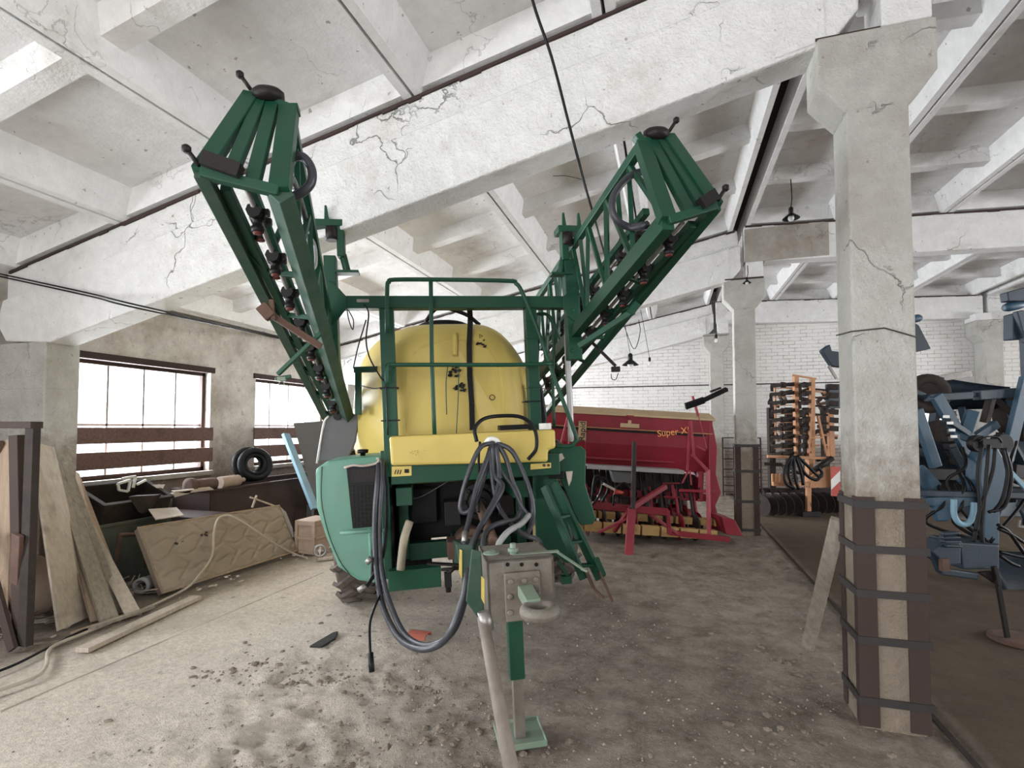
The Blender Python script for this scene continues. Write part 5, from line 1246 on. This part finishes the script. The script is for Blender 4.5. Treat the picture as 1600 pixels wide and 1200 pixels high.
# blue painted bar, grey hopper panel by the locker
with things('painted_bar', 'lblue', 'pale blue painted steel bar leaning in front of the second window', 'bar', None, .004) as bm:
    bar(bm, gx(492, 795, -4.75), gx(446, 678, -5.35), .12, .05, (1, 0, .3))
with things('grey_hopper', 'greypanel', 'dark grey sheet-metal hopper standing behind the locker of the sprayer', 'hopper', None, .006) as bm:
    f = [gx(x, y, -5.15) for x, y in ((458, 661), (530, 656), (520, 800), (492, 790))]; prism(bm, f, (-.12, .45, 0))
    bx(bm, -5.3, -5.2, f[3].y, f[3].y + .05, 0, f[3].z); bx(bm, -5.3, -5.2, f[2].y + .3, f[2].y + .35, 0, f[2].z + .1)
cr = empty('wooden_crate', (gz(488, 862).x, gz(488, 862).y, 0), 'dusty framed wooden crate standing between mattress and sprayer wheel', 'crate')
with part('body', 'crate', cr, .006) as bm: bx(bm, -.13, .13, -.13, .22, 0.02, .40); bx(bm, -.15, .15, -.15, .24, .36, .42); bx(bm, -.15, .15, -.15, .24, .18, .22); bx(bm, -.15, .15, -.15, .24, 0, .04)
for x in (-.13, .13):
    for ya_, yb_ in ((-.155, -.13), (.22, .245)):
        with part('corner_batten', 'crate', cr, .004) as bm: bx(bm, x - .02, x + .02, ya_, yb_, 0, .42)
with things('pulley', 'steel', 'grey cast pulley lying on the floor beside the wooden crate', 'pulley') as bm:
    c = gz(500, 872, .0) + V(0, 0, .09); torus(bm, c, (.5, -1, .3), .065, .018, 24, 8); lathe(bm, c, (.5, -1, .3), [(-.02, .02), (.02, .02)], 10)
    for k in range(4):
        a = k * PI / 2; s, d_, u = basis(V(.5, -1, .3), V(0, 0, 1)); bar(bm, c, c + (s * math.cos(a) + u * math.sin(a)) * .06, .015, .012)
with things('scrap_tube', 'scrap', 'dark short tube lying behind the mattress end', 'tube') as bm: cyl(bm, gz(452, 848, .10), gz(478, 838, .10), .05, 14); cyl(bm, gz(445, 852, .05), gz(470, 845, .05), .045, 14)
with things('bent_sheet', 'clearhose', 'pale bent metal sheet sticking out behind the mattress end', 'sheet') as bm: prism(bm, [gx(x, y, -4.95) for x, y in ((436, 790), (447, 800), (457, 825), (462, 862), (440, 866), (444, 812))], (-.05, .03, 0))
with things('cross_sticks', 'wood_l', 'two crossed pale sticks standing up behind the mattress', 'sticks') as bm:
    bar(bm, gx(394, 793, -5.0), gx(401, 774, -5.0), .02, .02); bar(bm, gx(391, 777, -5.0), gx(428, 790, -4.95), .02, .02)

# ================================================================== LOOSE THINGS ROUND THE SPRAYER AND COLUMN
with things('leaning_pole', 'pole', 'worn grey-brown pole leaning on the hitch and running down towards the viewer', 'pole') as bm:
    t0 = S.m @ P(758, 965, .02); t0.x -= .012; f0 = gz(815, 1290, .02)
    tube(bm, [t0, t0.lerp(f0, .5), f0], .030, 14, 0, .034)
with part('pole_socket', 'steel', spr) as bm: cyl(bm, P(756, 955, .015), P(762, 985, .0), .034, 14)
with things('terracotta_shard', 'terracotta', 'curved terracotta shard lying inside the hose loop', 'shard') as bm:
    c = gz(655, 998, .0); n = 8; R = .075; vs = []
    for i in range(n + 1):
        a = PI * (.15 + .7 * i / n)
        for l in (-.075, .075):
            for rr in (R, R - .012): vs.append(c + V(l, R * math.cos(a) * (rr / R), rr * math.sin(a) - .015))
    fs = []
    for i in range(n):
        o = 4 * i; fs += [(o, o + 2, o + 6, o + 4), (o + 1, o + 5, o + 7, o + 3), (o, o + 4, o + 5, o + 1), (o + 2, o + 3, o + 7, o + 6)]
    fs += [(0, 1, 3, 2), (4 * n, 4 * n + 2, 4 * n + 3, 4 * n + 1)]; add_faces(bm, vs, fs)
with B('floor_pit', 'felt', None, 0, kind='structure') as bm:
    q = [gz(x, y, .012) for x, y in ((484, 1009), (520, 988), (528, 986), (524, 996), (500, 1011))]; prism(bm, q, (0, 0, -.02))
with things('prop_plank', 'wood_g', 'dusty plank leaning against the caged foot of the nearest column', 'plank', None, .004) as bm:
    a = gz(1262, 1011, .02); b = gy(1310, 812, 3.60); d = (b - a); bar(bm, a, b, .04, .085, (1, -.5, 0))
# metal ladder rack against the end wall
la = empty('metal_ladder', (0, 0, 0), 'black wall ladder against the end wall, behind the second column', 'ladder')
Yl = 13.0
with part('rail', 'scrap', la) as bm: a, b = gy(1129, 684, Yl), gy(1129, 760, Yl); bar(bm, a, V(a.x, Yl, 0), .03, .03, (0, 1, 0))
with part('rail', 'scrap', la) as bm: a = gy(1188, 684, Yl); bar(bm, a, V(a.x, Yl, 0), .03, .03, (0, 1, 0))
for k, y in enumerate((684, 700, 717, 733, 745, 758, 768)):
    with part('rung', 'scrap', la) as bm: a, b = gy(1129, y, Yl), gy(1188, y, Yl); b.z = a.z; bar(bm, a, b, .022, .022)
# electric cables and lamps
def wire(name, pts, r, label, mat='black', cat='cable', grp=None):
    with things(name, mat, label, cat, grp) as bm: tube(bm, pts, r, 6, 6)
ct = gy(805, -110, 2.7)
wire('ceiling_cable', [V(ct.x, 2.7, zl(ct.x) + .25), gy(832, 0, 2.85), gy(862, 90, 2.98), gy(888, 190, 3.16), gy(901, 240, 3.24), gy(914, 290, 3.6), gy(930, 345, 4.2), gy(945, 400, 5.2), gy(958, 440, 6.6)], .010, 'thick black cable hanging in a long slant from the roof above the sprayer')
wire('ceiling_cable', [gy(888, 190, 3.18), gy(905, 250, 3.24), gy(922, 320, 3.8), gy(944, 390, 5.0), gy(962, 440, 6.6)], .004, 'thin loose wire hanging beside the thick slanting cable')
wire('wire_end', [gy(864, 275, 3.5), gy(885, 275, 3.52), gy(912, 281, 3.54)], .002, 'short stiff wire end sticking out left of the slanting cable')
for k, dz in enumerate((0, .025)):
    p = [V(-6.36, 2.4, 2.75 + dz), gx(0, 432, -6.2) + V(0, 0, dz), gx(120, 456, -6.25) + V(0, 0, dz), gx(250, 490, -6.3) + V(0, 0, dz), gx(430, 527, -6.34) + V(0, 0, dz * .8), gx(560, 556, -6.34) + V(0, 0, dz), V(-6.36, 13.3, 2.50 + dz)]
    p[1:4] = [gy(0, 432, 3.22) + V(0, 0, dz), gy(60, 445, 3.24) + V(0, 0, dz), gy(150, 465, 3.255) + V(0, 0, dz), gy(235, 486, 3.26) + V(0, 0, dz)]
    wire('wall_cable', p[1:] if k == 0 else [q + V(.0, .0, .0) for q in p[1:]], .008, ('upper', 'lower')[1 - k] + ' of two black cables strung across the beam and along the left wall', 'black', 'cable', 'cables along the left wall')
def lamp(px, py, Y, top, label, shade=True, s=1.0):
    c = gy(px, py, Y)
    e = empty('hanging_lamp', (c.x, c.y, c.z), label, 'lamp', 'hanging lamps')
    with part('cord', 'black', e) as bm: tube(bm, [V(*top) - c, (V(*top) - c) * .5 + V(.01, 0, 0), V(0, 0, .1 * s)], .006, 6, 5)
    with part('socket', 'black', e) as bm: lathe(bm, (0, 0, .12 * s), (0, 0, -1), [(0, .015 * s), (.02 * s, .03 * s), (.09 * s, .03 * s), (.1 * s, .02 * s)], 12)
    if shade:
        with part('lamp_shade', 'black', e) as bm: lathe(bm, (0, 0, .03 * s), (0, 0, -1), [(0, .03 * s), (.05 * s, .09 * s), (.07 * s, .11 * s)], 18, False)
    with part('bulb', 'bulb', e) as bm: lathe(bm, (0, 0, .02 * s), (0, 0, -1), [(0, .018 * s), (.03 * s, .035 * s), (.06 * s, .042 * s), (.09 * s, .03 * s), (.10 * s, .01 * s)], 14)
    return e
c = gy(1236, 300, 6.9); lamp(1236, 337, 6.9, (c.x, c.y, zm(c.x) - .0), 'bare glass bulb in a black holder hanging right of the dark roof gap', True, .9)
c = gy(985, 560, 11.0); lamp(985, 566, 11.0, (gy(971, 490, 11).x, 11.0, zl(gy(971, 490, 11).x) + .02), 'black hanging lamp shade against the end wall beam, lower left lamp', True, 1.6)
lamp(1015, 566, 11.6, (gy(1000, 520, 11.6).x, 11.6, zl(gy(1000, 505, 11.6).x) + .02), 'small bulb holder hanging just right of the black lamp shade', False, .9)
lamp(1119, 530, 12.7, (gy(1119, 524, 12.7).x, 12.7, gy(1119, 523, 12.7).z), 'small bulb hanging by the head of the farthest column', False, 1.0)
lamp(1167, 440, 8.2, (gy(1168, 415, 8.2).x, 8.2, gy(1168, 415, 8.2).z), 'small black lamp hooked on the bearing block of the second column', True, .55)
wire('lamp_wire', [gy(972, 500, 11.1), gy(990, 545, 11.1), gy(1000, 520, 11.3), gy(998, 500, 11.4)], .008, 'looped wire hanging between the two small lamps near the end wall')
with things('wall_cable', 'black', 'thin black cable running level along the white brick end wall', 'cable') as bm:
    a, b = gy(900, 606, 13.47), gy(1290, 602, 13.47); tube(bm, [V(a.x - 1.5, 13.47, a.z), V(a.x, 13.47, a.z), V(b.x, 13.47, a.z - .01), V(b.x + .6, 13.47, a.z)], .012, 6, 3)
with things('wall_light', 'steel', 'rusty bar bracket reaching out left of the farthest column head', 'bracket') as bm: a, b = gy(1098, 525, 12.9), gy(1137, 526, 12.9); b.z = a.z; bar(bm, a, b, .03, .03)
# gravel
with B('gravel', 'stone', None, 0, 'small pale stones and grit scattered over the dirt floor', 'gravel', None, 'stuff') as bm:
    rnd = random.Random(11)
    for k in range(7000):
        x = rnd.uniform(-2.6, 1.35); y = 1.4 + 6.4 * rnd.random() ** 1.3
        if noise.noise(Vector((x * .9, y * .9, 1))) < -.12: continue
        s = .003 + .009 * rnd.random() ** 5
        R = Matrix.Rotation(rnd.uniform(0, 6), 3, 'Z') @ Matrix.Rotation(rnd.uniform(-.4, .4), 3, 'X')
        c = V(x, y, fz(x, y) + s * .4); vs = [c + R @ V(*[d_ * s * rnd.uniform(.6, 1.3) for d_ in q]) for q in ((1, 0, 0), (0, 1, 0), (-1, 0, 0), (0, -1, 0), (0, 0, .8), (0, 0, -.5))]
        add_faces(bm, vs, [(0, 1, 4), (1, 2, 4), (2, 3, 4), (3, 0, 4), (1, 0, 5), (2, 1, 5), (3, 2, 5), (0, 3, 5)])

with B('clods', 'clod', None, 0, 'lumps of dried soil and broken concrete strewn over the dirt round the jack', 'clods', None, 'stuff') as bm:
    rnd = random.Random(12)
    for k in range(1300):
        t = rnd.random()
        if k % 3: # two strewn ridges and a loose scatter
            a = rnd.choice(((-2.9, 2.75, -1.35, 2.95), (-2.0, 1.75, -.95, 2.75), (-1.2, 1.75, -.6, 2.6), (.2, 1.9, .75, 4.2)))
            x = a[0] + (a[2] - a[0]) * t + rnd.gauss(0, .13); y = a[1] + (a[3] - a[1]) * t + rnd.gauss(0, .10)
        else: x = rnd.uniform(-3.2, 1.2); y = rnd.uniform(1.5, 5)
        sz = .005 + .020 * rnd.random() ** 5
        c = V(x, y, fz(x, y) + sz * .15); ico = bmesh.ops.create_icosphere(bm, subdivisions=1, radius=sz)
        R = Matrix.Rotation(rnd.uniform(0, 6), 3, 'Z'); sc = V(rnd.uniform(.8, 1.7), rnd.uniform(.7, 1.2), rnd.uniform(.35, .7))
        for v_ in ico['verts']:
            q = v_.co * (1 + .5 * noise.noise(v_.co * 60 + c * 9)); v_.co = R @ V(q.x * sc.x, q.y * sc.y, q.z * sc.z) + c
